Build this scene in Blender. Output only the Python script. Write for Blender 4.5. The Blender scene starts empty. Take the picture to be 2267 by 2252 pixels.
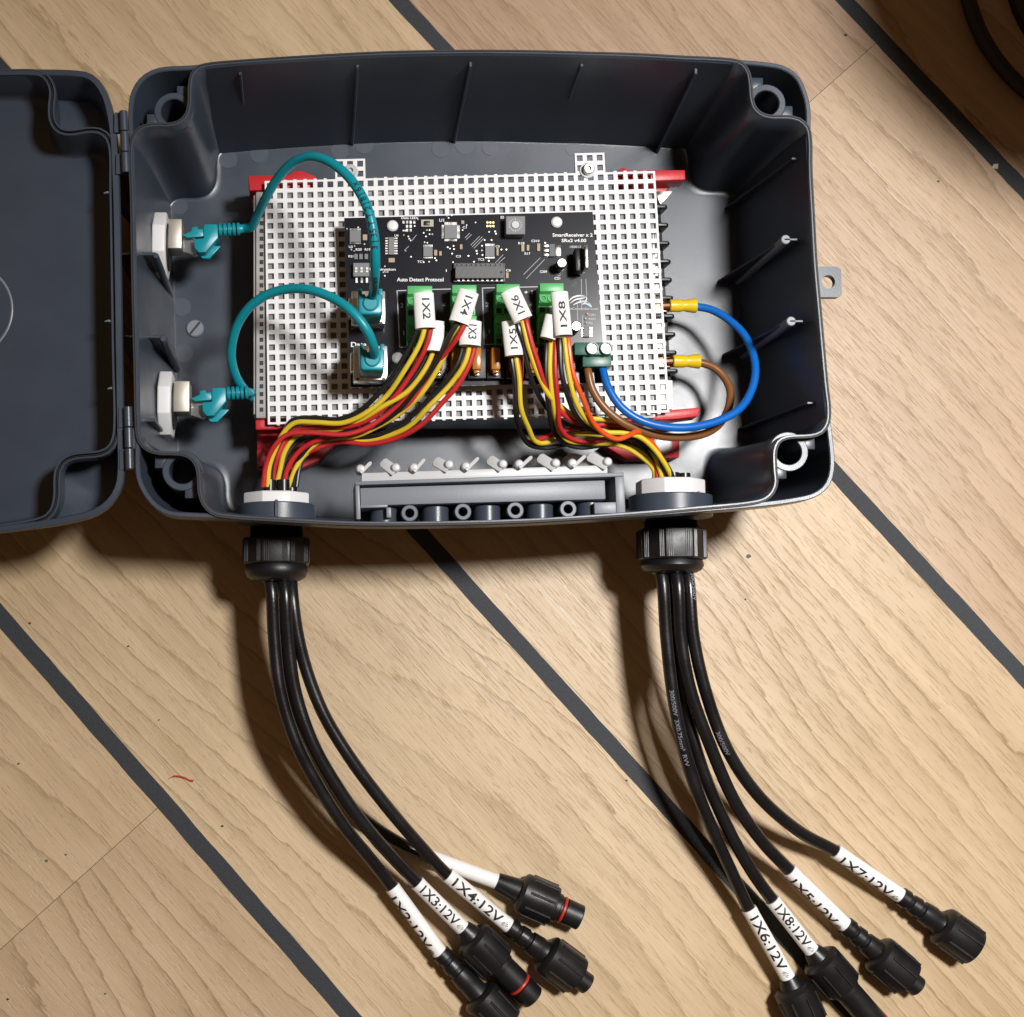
import bpy, bmesh, math, random
from mathutils import Vector, Matrix
random.seed(7)
R = math.radians
SC = bpy.context.scene
COL = SC.collection

# ------------------------------------------------------------------ camera
W, H = 2267.0, 2252.0            # photograph size, pixels
F, CX, CY = 3300.0, 800.0, 1126.0
NX, NY = 680.0, 1480.0           # where straight-down falls in the photograph
HC = 0.81                        # camera height, metres
_n = Vector((NX - CX, -(NY - CY), -F)).normalized()
CAMQ = _n.rotation_difference(Vector((0, 0, -1)))
CAMP = Vector((0, 0, HC))
cam = bpy.data.objects.new('camera', bpy.data.cameras.new('camera'))
COL.objects.link(cam)
cam.location = CAMP
cam.rotation_mode = 'QUATERNION'
cam.rotation_quaternion = CAMQ
cam.data.sensor_width = 36
cam.data.sensor_fit = 'HORIZONTAL'
cam.data.lens = F / W * 36
cam.data.shift_x = (W / 2 - CX) / W
cam.data.clip_start = 0.02
cam.data.clip_end = 50
cam.data.dof.use_dof = True
cam.data.dof.focus_distance = 0.76
cam.data.dof.aperture_fstop = 17
SC.camera = cam

# ------------------------------------------------------------------ light
world = bpy.data.worlds.new('World')
SC.world = world
world.use_nodes = True
world.node_tree.nodes['Background'].inputs[0].default_value = (1.0, 0.58, 0.30, 1)
world.node_tree.nodes['Background'].inputs[1].default_value = 0.12
LAMP = Vector((0.52, 0.31, 1.35))
ld = bpy.data.lights.new('ceiling_lamp', 'AREA')
ld.shape = 'DISK'
ld.size = 0.21
ld.energy = 10.2
ld.spread = R(108)
ld.color = (1.0, 0.975, 0.95)
lo = bpy.data.objects.new('ceiling_lamp', ld)
COL.objects.link(lo)
lo.location = LAMP
lo.rotation_mode = 'QUATERNION'
lo.rotation_quaternion = Vector((0, 0, -1)).rotation_difference((Vector((0.38, -0.10, 0)) - LAMP).normalized())
SC.view_settings.view_transform = 'Standard'
SC.view_settings.look = 'None'
SC.view_settings.exposure = 0
SC.view_settings.gamma = 1
SC.render.engine = 'CYCLES'
SC.cycles.use_denoising = True
SC.cycles.max_bounces = 6
SC.cycles.use_adaptive_sampling = True
SC.cycles.adaptive_threshold = 0.02


def P(px, py, z):
    """world point at height z that the photograph shows at pixel (px, py)"""
    d = CAMQ @ Vector((px - CX, -(py - CY), -F))
    return CAMP + d * ((z - HC) / d.z)


# ------------------------------------------------------------------ materials
MATS = {}


def mat(name, col, rough=0.5, metal=0.0, spec=0.5, var=0.0, vscale=60, bump=0.0, bscale=900, trans=0.0, coat=0.0, sss=0.0, rvar=0.0, ior=1.5):
    m = bpy.data.materials.new(name)
    m.use_nodes = True
    nt = m.node_tree
    b = nt.nodes['Principled BSDF']
    b.inputs['Base Color'].default_value = (*col, 1)
    b.inputs['Roughness'].default_value = rough
    b.inputs['Metallic'].default_value = metal
    b.inputs['Specular IOR Level'].default_value = spec
    b.inputs['Transmission Weight'].default_value = trans
    b.inputs['Coat Weight'].default_value = coat
    b.inputs['IOR'].default_value = ior
    if sss:
        b.inputs['Subsurface Weight'].default_value = sss
        b.inputs['Subsurface Radius'].default_value = (0.004, 0.003, 0.002)
        b.inputs['Subsurface Scale'].default_value = 1.0
    tc = nt.nodes.new('ShaderNodeTexCoord')
    if var or rvar:
        n = nt.nodes.new('ShaderNodeTexNoise')
        n.inputs['Scale'].default_value = vscale
        n.inputs['Detail'].default_value = 6
        nt.links.new(tc.outputs['Object'], n.inputs['Vector'])
        if var:
            mx = nt.nodes.new('ShaderNodeMix')
            mx.data_type = 'RGBA'
            mx.inputs[6].default_value = (*[c * (1 - var) for c in col], 1)
            mx.inputs[7].default_value = (*[min(1, c * (1 + var)) for c in col], 1)
            nt.links.new(n.outputs['Fac'], mx.inputs[0])
            nt.links.new(mx.outputs[2], b.inputs['Base Color'])
        if rvar:
            mr = nt.nodes.new('ShaderNodeMapRange')
            mr.inputs[1].default_value = 0.3
            mr.inputs[2].default_value = 0.7
            mr.inputs[3].default_value = max(0.02, rough - rvar)
            mr.inputs[4].default_value = min(1, rough + rvar)
            nt.links.new(n.outputs['Fac'], mr.inputs[0])
            nt.links.new(mr.outputs[0], b.inputs['Roughness'])
    if bump:
        n2 = nt.nodes.new('ShaderNodeTexNoise')
        n2.inputs['Scale'].default_value = bscale
        n2.inputs['Detail'].default_value = 3
        nt.links.new(tc.outputs['Object'], n2.inputs['Vector'])
        bp = nt.nodes.new('ShaderNodeBump')
        bp.inputs['Strength'].default_value = bump
        bp.inputs['Distance'].default_value = 0.0004
        nt.links.new(n2.outputs['Fac'], bp.inputs['Height'])
        nt.links.new(bp.outputs[0], b.inputs['Normal'])
    MATS[name] = m
    return m


def wood_mat():
    m = bpy.data.materials.new('oak_wood')
    m.use_nodes = True
    nt = m.node_tree
    L = nt.links.new
    N = nt.nodes.new
    b = nt.nodes['Principled BSDF']

    def val(op, a, c=None, d=None):
        n = N('ShaderNodeMath')
        n.operation = op
        for i, x in enumerate((a, c, d)):
            if x is None:
                continue
            if isinstance(x, (int, float)):
                n.inputs[i].default_value = x
            else:
                L(x, n.inputs[i])
        return n.outputs[0]

    def noise(scale_vec, detail=4, rough=0.5, dist=0.0):
        mp = N('ShaderNodeMapping')
        mp.inputs['Scale'].default_value = scale_vec
        L(vec, mp.inputs['Vector'])
        n = N('ShaderNodeTexNoise')
        n.inputs['Scale'].default_value = 1
        n.inputs['Detail'].default_value = detail
        n.inputs['Roughness'].default_value = rough
        n.inputs['Distortion'].default_value = dist
        L(mp.outputs[0], n.inputs['Vector'])
        return n.outputs['Fac']

    tc = N('ShaderNodeTexCoord')
    oi = N('ShaderNodeObjectInfo')
    add = N('ShaderNodeVectorMath')
    add.operation = 'MULTIPLY_ADD'
    add.inputs[1].default_value = (1, 1, 1)
    cb = N('ShaderNodeCombineXYZ')
    L(val('MULTIPLY', oi.outputs['Random'], 37.0), cb.inputs[0])
    L(val('MULTIPLY', oi.outputs['Random'], 91.0), cb.inputs[1])
    cb.inputs[2].default_value = 0.3
    L(tc.outputs['Object'], add.inputs[0])
    L(cb.outputs[0], add.inputs[2])
    vec = add.outputs[0]
    sp = N('ShaderNodeSeparateXYZ')
    L(vec, sp.inputs[0])
    # growth rings: contour lines of a stretched noise field plus the cross-grain coordinate
    big = noise((1.5, 7, 1), 1, 0.4)
    wob = noise((14, 60, 1), 3, 0.5)
    ph = val('ADD', val('MULTIPLY', big, 12.0), val('MULTIPLY', sp.outputs[1], 70.0))
    wav = noise((7, 7, 1), 2, 0.5)
    jit = noise((90, 420, 1), 2, 0.6)
    ph = val('ADD', ph, val('MULTIPLY', wob, 0.75))
    ph = val('ADD', ph, val('MULTIPLY', wav, 1.3))
    ph = val('ADD', ph, val('MULTIPLY', jit, 0.30))
    fr = val('FRACT', ph)
    cr = N('ShaderNodeValToRGB')
    cr.color_ramp.elements[0].position = 0.0
    cr.color_ramp.elements[0].color = (0, 0, 0, 1)
    cr.color_ramp.elements[1].position = 1.0
    cr.color_ramp.elements[1].color = (0, 0, 0, 1)
    e = cr.color_ramp.elements.new(0.70)
    e.color = (0.22, 0.22, 0.22, 1)
    e = cr.color_ramp.elements.new(0.86)
    e.color = (0.45, 0.45, 0.45, 1)
    e = cr.color_ramp.elements.new(0.95)
    e.color = (1, 1, 1, 1)
    L(fr, cr.inputs[0])
    amp = noise((3, 9, 1), 2, 0.5)
    ring = val('MULTIPLY', cr.outputs[0], val('MULTIPLY_ADD', amp, 2.4, -0.45))
    ring = val('MAXIMUM', ring, 0.0)
    fib = noise((22, 900, 1), 4, 0.6)
    fib2 = noise((9, 220, 1), 4, 0.6)
    pore = noise((75, 1500, 1), 2, 0.5)
    pr = N('ShaderNodeMapRange')
    pr.inputs[1].default_value = 0.60
    pr.inputs[2].default_value = 0.70
    L(pore, pr.inputs[0])
    blot = noise((5, 11, 1), 4, 0.6)
    streak = noise((2.5, 75, 1), 4, 0.6)
    speck = noise((260, 260, 1), 1, 0.5)
    sk = N('ShaderNodeMapRange')
    sk.inputs[1].default_value = 0.79
    sk.inputs[2].default_value = 0.82
    L(speck, sk.inputs[0])
    # colour
    base = N('ShaderNodeValToRGB')
    base.color_ramp.elements[0].position = 0.36
    base.color_ramp.elements[0].color = (0.385, 0.266, 0.160, 1)
    base.color_ramp.elements[1].position = 0.64
    base.color_ramp.elements[1].color = (0.570, 0.420, 0.280, 1)
    L(val('ADD', val('MULTIPLY_ADD', streak, 0.24, val('MULTIPLY', blot, 0.42)), val('ADD', val('MULTIPLY', fib2, 0.18), val('MULTIPLY', fib, 0.16))), base.inputs[0])

    def mix(a, col, fac):
        mx = N('ShaderNodeMix')
        mx.data_type = 'RGBA'
        L(a, mx.inputs[6])
        mx.inputs[7].default_value = (*col, 1)
        L(fac, mx.inputs[0])
        return mx.outputs[2]
    c = mix(base.outputs[0], (0.25, 0.160, 0.080), val('MULTIPLY', ring, 0.78))
    c = mix(c, (0.24, 0.15, 0.075), val('MULTIPLY', pr.outputs[0], 0.26))
    c = mix(c, (0.09, 0.06, 0.035), val('MULTIPLY', sk.outputs[0], 0.08))
    hs = N('ShaderNodeHueSaturation')
    L(val('MULTIPLY_ADD', oi.outputs['Random'], 0.24, 0.87), hs.inputs['Value'])
    L(val('MULTIPLY_ADD', oi.outputs['Random'], 0.02, 0.492), hs.inputs['Hue'])
    L(c, hs.inputs['Color'])
    L(hs.outputs[0], b.inputs['Base Color'])
    L(val('MULTIPLY_ADD', fib2, 0.30, 0.27), b.inputs['Roughness'])
    b.inputs['Specular IOR Level'].default_value = 0.40
    hgt = val('SUBTRACT', val('MULTIPLY', fib, 0.5), val('ADD', val('MULTIPLY', pr.outputs[0], 0.6), val('MULTIPLY', ring, 0.35)))
    bp = N('ShaderNodeBump')
    bp.inputs['Strength'].default_value = 0.5
    bp.inputs['Distance'].default_value = 0.0006
    L(hgt, bp.inputs['Height'])
    L(bp.outputs[0], b.inputs['Normal'])
    return m


WOOD = wood_mat()
mat('caulk', (0.026, 0.030, 0.036), 0.62, spec=0.35, var=0.30, vscale=500, bump=0.5, bscale=1500)
mat('joint_dark', (0.17, 0.11, 0.055), 0.8)
mat('grey_plastic', (0.041, 0.053, 0.074), 0.34, var=0.12, vscale=35, bump=0.12, bscale=1900, rvar=0.05)
mat('grey_mark', (0.054, 0.067, 0.090), 0.40)
mat('grey_light', (0.185, 0.205, 0.240), 0.42, var=0.06, vscale=40, bump=0.1)
mat('black_rubber', (0.012, 0.012, 0.013), 0.6)
mat('black_plastic', (0.0065, 0.0065, 0.0078), 0.40, bump=0.15, bscale=1200, rvar=0.08, vscale=90)
mat('cable_black', (0.0075, 0.0075, 0.009), 0.30, var=0.5, bump=0.12, bscale=700, rvar=0.08, vscale=60)
mat('white_plastic', (0.74, 0.74, 0.75), 0.42, var=0.03, bump=0.1)
mat('white_nylon', (0.50, 0.51, 0.52), 0.35, var=0.05)
mat('board_white', (0.76, 0.765, 0.775), 0.45, var=0.03, vscale=80, bump=0.1)
mat('label_white', (0.80, 0.80, 0.79), 0.45, var=0.03, vscale=200)
mat('ink_black', (0.012, 0.012, 0.014), 0.6)
mat('ink_grey', (0.17, 0.18, 0.21), 0.6)
mat('silk_white', (0.84, 0.85, 0.86), 0.5)
mat('silk_dim', (0.42, 0.44, 0.47), 0.5)
mat('silk_blue', (0.42, 0.60, 0.74), 0.5)
mat('pcb_black', (0.009, 0.0105, 0.017), 0.19, var=0.25, vscale=150, spec=0.4)
mat('pcb_edge', (0.20, 0.19, 0.15), 0.7)
mat('chip', (0.055, 0.058, 0.064), 0.45, bump=0.1)
mat('chip_grey', (0.16, 0.17, 0.18), 0.5, var=0.08)
mat('solder', (0.75, 0.74, 0.72), 0.28, metal=1.0, rvar=0.1, vscale=300)
mat('steel', (0.66, 0.65, 0.62), 0.30, metal=1.0, rvar=0.12, vscale=150)
mat('nickel', (0.52, 0.49, 0.43), 0.48, metal=0.8, var=0.12, vscale=200)
mat('psu_steel', (0.60, 0.60, 0.59), 0.48, metal=0.6, var=0.15, vscale=60, rvar=0.1)
mat('psu_top', (0.20, 0.20, 0.205), 0.5, var=0.2, vscale=120)
mat('gold', (0.75, 0.58, 0.28), 0.3, metal=1.0)
mat('copper', (0.80, 0.42, 0.25), 0.3, metal=1.0)
mat('beige', (0.42, 0.38, 0.30), 0.5)
mat('smd_tan', (0.38, 0.30, 0.20), 0.5)
mat('term_green', (0.085, 0.43, 0.135), 0.38, var=0.08, vscale=90, bump=0.08)
mat('term_teal', (0.022, 0.115, 0.085), 0.36, var=0.1, bump=0.08)
mat('fuse_amber', (0.62, 0.24, 0.035), 0.22, trans=0.35, var=0.25, vscale=160)
mat('teal', (0.003, 0.265, 0.330), 0.36, var=0.08, vscale=90, bump=0.06, bscale=500)
mat('teal_dark', (0.0035, 0.16, 0.19), 0.45)
mat('clear_plastic', (0.62, 0.62, 0.60), 0.12, trans=0.8)
mat('wire_red', (0.50, 0.020, 0.024), 0.48, var=0.12, vscale=120)
mat('wire_orange', (0.72, 0.085, 0.012), 0.34, var=0.08, vscale=120)
mat('wire_yellow', (0.68, 0.51, 0.028), 0.50, var=0.08, vscale=120)
mat('wire_black', (0.013, 0.012, 0.012), 0.36, rvar=0.1)
mat('wire_blue', (0.004, 0.125, 0.50), 0.34, var=0.06, vscale=90, bump=0.06)
mat('wire_brown', (0.205, 0.082, 0.026), 0.36, var=0.08, vscale=90, bump=0.06)
mat('crimp_yellow', (0.80, 0.55, 0.015), 0.33, var=0.06, trans=0.08)
mat('red_print', (0.52, 0.022, 0.030), 0.40, var=0.12, vscale=70, bump=0.25, bscale=700)
mat('oring_red', (0.45, 0.03, 0.02), 0.4)
mat('stool_black', (0.010, 0.010, 0.011), 0.5, bump=0.2)
mat('thread_red', (0.42, 0.04, 0.02), 0.8)
mat('dirt', (0.06, 0.045, 0.02), 0.9)
mat('dirt_grey', (0.13, 0.12, 0.11), 0.9)
mat('crumb', (0.78, 0.72, 0.58), 0.7)


# ------------------------------------------------------------------ mesh helpers
def thing(name, label, cat, loc=(0, 0, 0), group=None):
    o = bpy.data.objects.new(name, None)
    o.empty_display_size = 0.01
    o.location = loc
    COL.objects.link(o)
    tag(o, label, cat, group)
    return o


def tag(o, label=None, cat=None, group=None, kind=None):
    if label:
        o['label'] = label
    if cat:
        o['category'] = cat
    if group:
        o['group'] = group
    if kind:
        o['kind'] = kind
    return o


def root_of(o):
    while o.parent:
        o = o.parent
    return o


class MB:
    """collects geometry in world coordinates, builds it as one mesh object"""

    def __init__(self):
        self.v = []
        self.f = []

    def add(self, vs, fs):
        k = len(self.v)
        self.v += [Vector(p) for p in vs]
        self.f += [tuple(i + k for i in f) for f in fs]
        return self

    def hexa(self, bot, top):
        return self.add(list(bot) + list(top), [(3, 2, 1, 0), (4, 5, 6, 7), (0, 1, 5, 4), (1, 2, 6, 5), (2, 3, 7, 6), (3, 0, 4, 7)])

    def box(self, x0, y0, z0, x1, y1, z1):
        x0, x1 = min(x0, x1), max(x0, x1)
        y0, y1 = min(y0, y1), max(y0, y1)
        b = [(x0, y0), (x1, y0), (x1, y1), (x0, y1)]
        return self.hexa([(x, y, z0) for x, y in b], [(x, y, z1) for x, y in b])

    def pxbox(self, x0, y0, x1, y1, z0, z1):
        """box whose top face covers the given pixel rectangle at height z1"""
        c = [P(x0, y1, z1), P(x1, y1, z1), P(x1, y0, z1), P(x0, y0, z1)]
        return self.hexa([(p.x, p.y, z0) for p in c], c)

    def prism(self, pts, z0, z1):
        n = len(pts)
        a = [(p[0], p[1], z0) for p in pts]
        b = [(p[0], p[1], z1) for p in pts]
        fs = [tuple(range(n - 1, -1, -1)), tuple(range(n, 2 * n))]
        fs += [(i, (i + 1) % n, n + (i + 1) % n, n + i) for i in range(n)]
        return self.add(a + b, fs)

    def plate(self, pts, axis, thick):
        """polygon pts (3D, planar) thickened by +-thick/2 along axis"""
        n = len(pts)
        ax = Vector(axis) * (thick / 2)
        a = [Vector(p) - ax for p in pts]
        b = [Vector(p) + ax for p in pts]
        fs = [tuple(range(n - 1, -1, -1)), tuple(range(n, 2 * n))]
        fs += [(i, (i + 1) % n, n + (i + 1) % n, n + i) for i in range(n)]
        return self.add(a + b, fs)

    def rings(self, rings, close=True, cap0=False, cap1=False):
        n = len(rings[0])
        vs = [p for r in rings for p in r]
        fs = []
        for k in range(len(rings) - 1):
            for i in range(n if close else n - 1):
                j = (i + 1) % n
                fs.append((k * n + i, k * n + j, (k + 1) * n + j, (k + 1) * n + i))
        if cap0:
            fs.append(tuple(range(n - 1, -1, -1)))
        if cap1:
            fs.append(tuple(range((len(rings) - 1) * n, len(rings) * n)))
        return self.add(vs, fs)

    def tube(self, path, r, n=12, caps=True, ry=None):
        path = [Vector(p) for p in path]
        rr = r if isinstance(r, (list, tuple)) else [r] * len(path)
        up = None
        rings = []
        for i, p in enumerate(path):
            t = (path[min(i + 1, len(path) - 1)] - path[max(i - 1, 0)]).normalized()
            if up is None:
                up = Vector((0, 0, 1)) if abs(t.z) < 0.9 else Vector((0, 1, 0))
            s = t.cross(up).normalized()
            up = s.cross(t).normalized()
            rings.append([p + (s * math.cos(a) + up * math.sin(a)) * rr[i] for a in [2 * math.pi * k / n for k in range(n)]])
        return self.rings(rings, True, caps, caps)

    def lathe(self, o, ax, prof, n=24, caps=True, up=None, poly=None):
        """prof: (distance along ax, radius) pairs"""
        o = Vector(o)
        ax = Vector(ax).normalized()
        up = Vector(up) if up else (Vector((0, 0, 1)) if abs(ax.z) < 0.9 else Vector((0, 1, 0)))
        s = ax.cross(up).normalized()
        up = s.cross(ax).normalized()
        rings = []
        for d, r in prof:
            rings.append([o + ax * d + (s * math.cos(a) + up * math.sin(a)) * r * (poly(a) if poly else 1) for a in [2 * math.pi * (k + 0.5) / n for k in range(n)]])
        return self.rings(rings, True, caps, caps)

    def disc(self, o, r, h, n=24):
        return self.lathe(o, (0, 0, 1), [(0, r), (h, r)], n)

    def build(self, name, m, parent=None, bev=0.0, smooth=35, seg=2):
        off = root_of(parent).location if parent else Vector((0, 0, 0))
        me = bpy.data.meshes.new(name)
        me.from_pydata([tuple(p - off) for p in self.v], [], self.f)
        bm = bmesh.new()
        bm.from_mesh(me)
        bmesh.ops.recalc_face_normals(bm, faces=bm.faces)
        if bev:
            es = [e for e in bm.edges if len(e.link_faces) == 2 and e.calc_face_angle(0) > R(25)]
            bmesh.ops.bevel(bm, geom=es, offset=bev, segments=seg, affect='EDGES', profile=0.5, clamp_overlap=True)
        bm.to_mesh(me)
        bm.free()
        if bev and smooth == 35:
            smooth = 24
        if smooth:
            me.shade_smooth()
            me.set_sharp_from_angle(angle=R(smooth))
        me.materials.append(m if not isinstance(m, str) else MATS[m])
        o = bpy.data.objects.new(name, me)
        COL.objects.link(o)
        if parent:
            o.parent = parent
        return o


def spline(pts, k=8, closed=False):
    pts = [Vector(p) for p in pts]
    n = len(pts)
    out = []
    for i in range(n if closed else n - 1):
        if closed:
            a, b, c, d = pts[(i - 1) % n], pts[i], pts[(i + 1) % n], pts[(i + 2) % n]
        else:
            b, c = pts[i], pts[i + 1]
            a = pts[i - 1] if i else b * 2 - c
            d = pts[i + 2] if i + 2 < n else c * 2 - b
        # centripetal Catmull-Rom
        t0 = 0
        t1 = t0 + max(1e-6, (b - a).length) ** 0.5
        t2 = t1 + max(1e-6, (c - b).length) ** 0.5
        t3 = t2 + max(1e-6, (d - c).length) ** 0.5
        for j in range(k):
            t = t1 + (t2 - t1) * j / k
            A1 = a * ((t1 - t) / (t1 - t0)) + b * ((t - t0) / (t1 - t0))
            A2 = b * ((t2 - t) / (t2 - t1)) + c * ((t - t1) / (t2 - t1))
            A3 = c * ((t3 - t) / (t3 - t2)) + d * ((t - t2) / (t3 - t2))
            B1 = A1 * ((t2 - t) / (t2 - t0)) + A2 * ((t - t0) / (t2 - t0))
            B2 = A2 * ((t3 - t) / (t3 - t1)) + A3 * ((t - t1) / (t3 - t1))
            out.append(B1 * ((t2 - t) / (t2 - t1)) + B2 * ((t - t1) / (t2 - t1)))
    if not closed:
        out.append(pts[-1])
    return out


def resample(path, n, closed=False):
    pp = list(path) + ([path[0]] if closed else [])
    acc = [0]
    for a, b in zip(pp, pp[1:]):
        acc.append(acc[-1] + (b - a).length)
    tot = acc[-1]
    out = []
    j = 0
    m = n if closed else n - 1
    for i in range(n):
        s = tot * i / m
        while j < len(acc) - 2 and acc[j + 1] < s:
            j += 1
        L = acc[j + 1] - acc[j]
        out.append(pp[j].lerp(pp[j + 1], 0 if L == 0 else (s - acc[j]) / L))
    return out


def offset2d(ring, d):
    """closed ring moved sideways in xy; positive d goes to the left of travel"""
    n = len(ring)
    out = []
    for i in range(n):
        t = ring[(i + 1) % n] - ring[(i - 1) % n]
        nn = Vector((-t.y, t.x, 0)).normalized()
        out.append(ring[i] + nn * d)
    return out


_tcache = {}


def text2d(s, size, bold=0.0):
    """(2D points, faces, width) of a line of text, baseline at y=0"""
    key = (s, size, bold)
    if key in _tcache:
        return _tcache[key]
    cu = bpy.data.curves.new('lettering', 'FONT')
    cu.body = s
    cu.size = size
    cu.resolution_u = 3
    cu.offset = bold
    ob = bpy.data.objects.new('lettering', cu)
    COL.objects.link(ob)
    dg = bpy.context.evaluated_depsgraph_get()
    me = bpy.data.meshes.new_from_object(ob.evaluated_get(dg))
    vs = [(v.co.x, v.co.y) for v in me.vertices]
    fs = [tuple(p.vertices) for p in me.polygons]
    bpy.data.objects.remove(ob)
    bpy.data.curves.remove(cu)
    bpy.data.meshes.remove(me)
    w = max([v[0] for v in vs] + [0])
    _tcache[key] = (vs, fs, w)
    return _tcache[key]


def flat_text(mb, s, px0, py, px1, z, size_px=None):
    """text lying flat at height z whose baseline runs from pixel (px0, py) to (px1, py)"""
    vs, fs, w = text2d(s, 1.0, 0.018)
    a, b = P(px0, py, z), P(px1, py, z)
    ux = (b - a) / w
    hpx = size_px if size_px else (px1 - px0) / w
    c = P(px0, py - hpx, z)
    uy = (c - a)
    mb.add([a + ux * x + uy * y for x, y in vs], fs)


def wrap_text(mb, s, path, rad, start, size, phi0, flip=False, ell=None, stretch=1.0):
    """text printed round a tube: path = list of points, letters' top to the left of travel"""
    vs, fs, w = text2d(s, size, size * .016)
    bm = bmesh.new()
    bv = [bm.verts.new((x * stretch, y, 0)) for x, y in vs]
    for f in fs:
        try:
            bm.faces.new([bv[i] for i in f])
        except ValueError:
            pass
    bmesh.ops.triangulate(bm, faces=bm.faces)
    for _ in range(3):
        es = [e for e in bm.edges if e.calc_length() > rad * 0.22]
        if es:
            bmesh.ops.subdivide_edges(bm, edges=es, cuts=1)
            bmesh.ops.triangulate(bm, faces=bm.faces)
    bm.verts.index_update()
    acc = [0]
    for a, b in zip(path, path[1:]):
        acc.append(acc[-1] + (b - a).length)
    out = []
    for v in bm.verts:
        sx = start + v.co.x
        i = 0
        while i < len(acc) - 2 and acc[i + 1] < sx:
            i += 1
        f = (sx - acc[i]) / max(1e-9, acc[i + 1] - acc[i])
        c = path[i] + (path[i + 1] - path[i]) * f
        t = (path[i + 1] - path[i]).normalized()
        side = Vector((-t.y, t.x, 0)).normalized()
        up = t.cross(side).normalized()
        if up.z < 0:
            up = -up
        ph = phi0 + (v.co.y - size * 0.35) / rad
        ra, rb = ell if ell else (rad, rad)
        out.append(c + side * (math.sin(ph) * (ra + 0.00012)) + up * (math.cos(ph) * (rb + 0.00012)))
    mb.add(out, [tuple(v.index for v in f.verts) for f in bm.faces])
    bm.free()


def px_path(lst, k=8):
    return spline([P(*p) for p in lst], k)


# ================================================================== the floor
floor = MB()
floor.box(-1.6, -1.2, -0.03, 1.8, 1.6, -0.008)
floor = floor.build('floor', 'joint_dark', None, smooth=0)
tag(floor, kind='structure')
STRIPS = [((0, 1362), (700, 2163)), ((916, 1166), (1592, 1915)), ((882, 0), (1869, 1069)), ((1870, 0), (2267, 420))]
lines = []
for a, b in STRIPS:
    a, b = P(*a, 0), P(*b, 0)
    lines.append((a, (b - a).normalized()))
HW = 0.0043


def on_line(l, s, side):
    """point of a strip's edge where the along-grain coordinate is s"""
    a, d = l
    nn = Vector((-d.y, d.x, 0))      # towards upper right
    g = GR
    p = a + nn * side * HW
    return p + d * ((s - p.dot(g)) / d.dot(g))


GR = (lines[1][1] + lines[2][1]).normalized()
GN = Vector((-GR.y, GR.x, 0))
first = (lines[0][0] - GN * 0.30, lines[0][1])
last = (lines[3][0] + GN * 0.30, lines[3][1])
allL = [first] + lines + [last]


def gs(px, py):
    return P(px, py, 0).dot(GR)


cuts = {0: [-2.0, gs(352, 1786), 1.2], 1: [-2.0, 1.6], 2: [-2.0, 1.8], 3: [-1.6, gs(1940, 95), 1.8], 4: [-1.6, 1.8]}
for k in range(5):
    for s0, s1 in zip(cuts[k], cuts[k][1:]):
        g = 0.00013
        q = [on_line(allL[k], s0 + g, 1), on_line(allL[k], s1 - g, 1), on_line(allL[k + 1], s1 - g, -1), on_line(allL[k + 1], s0 + g, -1)]
        c = sum(q, Vector()) / 4
        rot = Matrix.Rotation(math.atan2(GR.y, GR.x), 4, 'Z')
        M = Matrix.Translation(c) @ rot
        Mi = M.inverted()
        mb = MB()
        ql = [Mi @ p for p in q]
        mb.hexa([(p.x, p.y, -0.008) for p in ql], [(p.x, p.y, 0) for p in ql])
        o = mb.build('plank', WOOD, None, smooth=0)
        o.parent = floor
        o.matrix_local = M
for l in lines:
    mb = MB()
    nst = 420
    top, bot = [], []
    for side in (-1, 1):
        row = []
        for i in range(nst + 1):
            p = on_line(l, -2.0 + 3.9 * i / nst, side) + GN * side * (0.00015 + random.uniform(-.00022, .00022))
            row.append(p)
        top.append(row)
    vs_ = []
    for i in range(nst + 1):
        for row, e in ((top[0], 0), (top[0], 1), (top[1], 1), (top[1], 0)):
            vs_.append(Vector((row[i].x, row[i].y, .00012 if e else -.0075)))
    fs_ = [(4 * i + k, 4 * i + k + 1, 4 * i + k + 5, 4 * i + k + 4) for i in range(nst) for k in range(3)]
    mb.add(vs_, fs_)
    mb.build('caulk_strip', 'caulk', floor, smooth=0)
for (px, py, r, m) in [(66, 1380, 3.2, 'dirt'), (41, 1691, 3, 'dirt'), (284, 1431, 2.5, 'dirt'), (492, 1829, 3, 'dirt'), (233, 2200, 2.4, 'dirt'), (103, 1906, 4, 'dirt_grey'),
                       (1657, 1232, 6, 'dirt_grey'), (1387, 1728, 2.5, 'dirt'), (17, 2212, 3, 'dirt'), (1872, 78, 4, 'dirt'), (2077, 402, 3, 'dirt'), (352, 1594, 2, 'dirt'), (1650, 1327, 2.5, 'dirt'), (146, 1892, 3, 'dirt_grey')]:
    c = P(px, py, 0)
    mb = MB()
    rr = r * .75 / 4074
    a0 = random.random() * 6
    mb.prism([(c.x + rr * math.cos(a0 + a) * (1 + 0.5 * random.random()), c.y + rr * math.sin(a0 + a) * (0.7 + 0.5 * random.random())) for a in [i * math.pi / 4 for i in range(8)]], 0.0001, 0.0004)
    mb.build('speck', m, floor, smooth=0)

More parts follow.
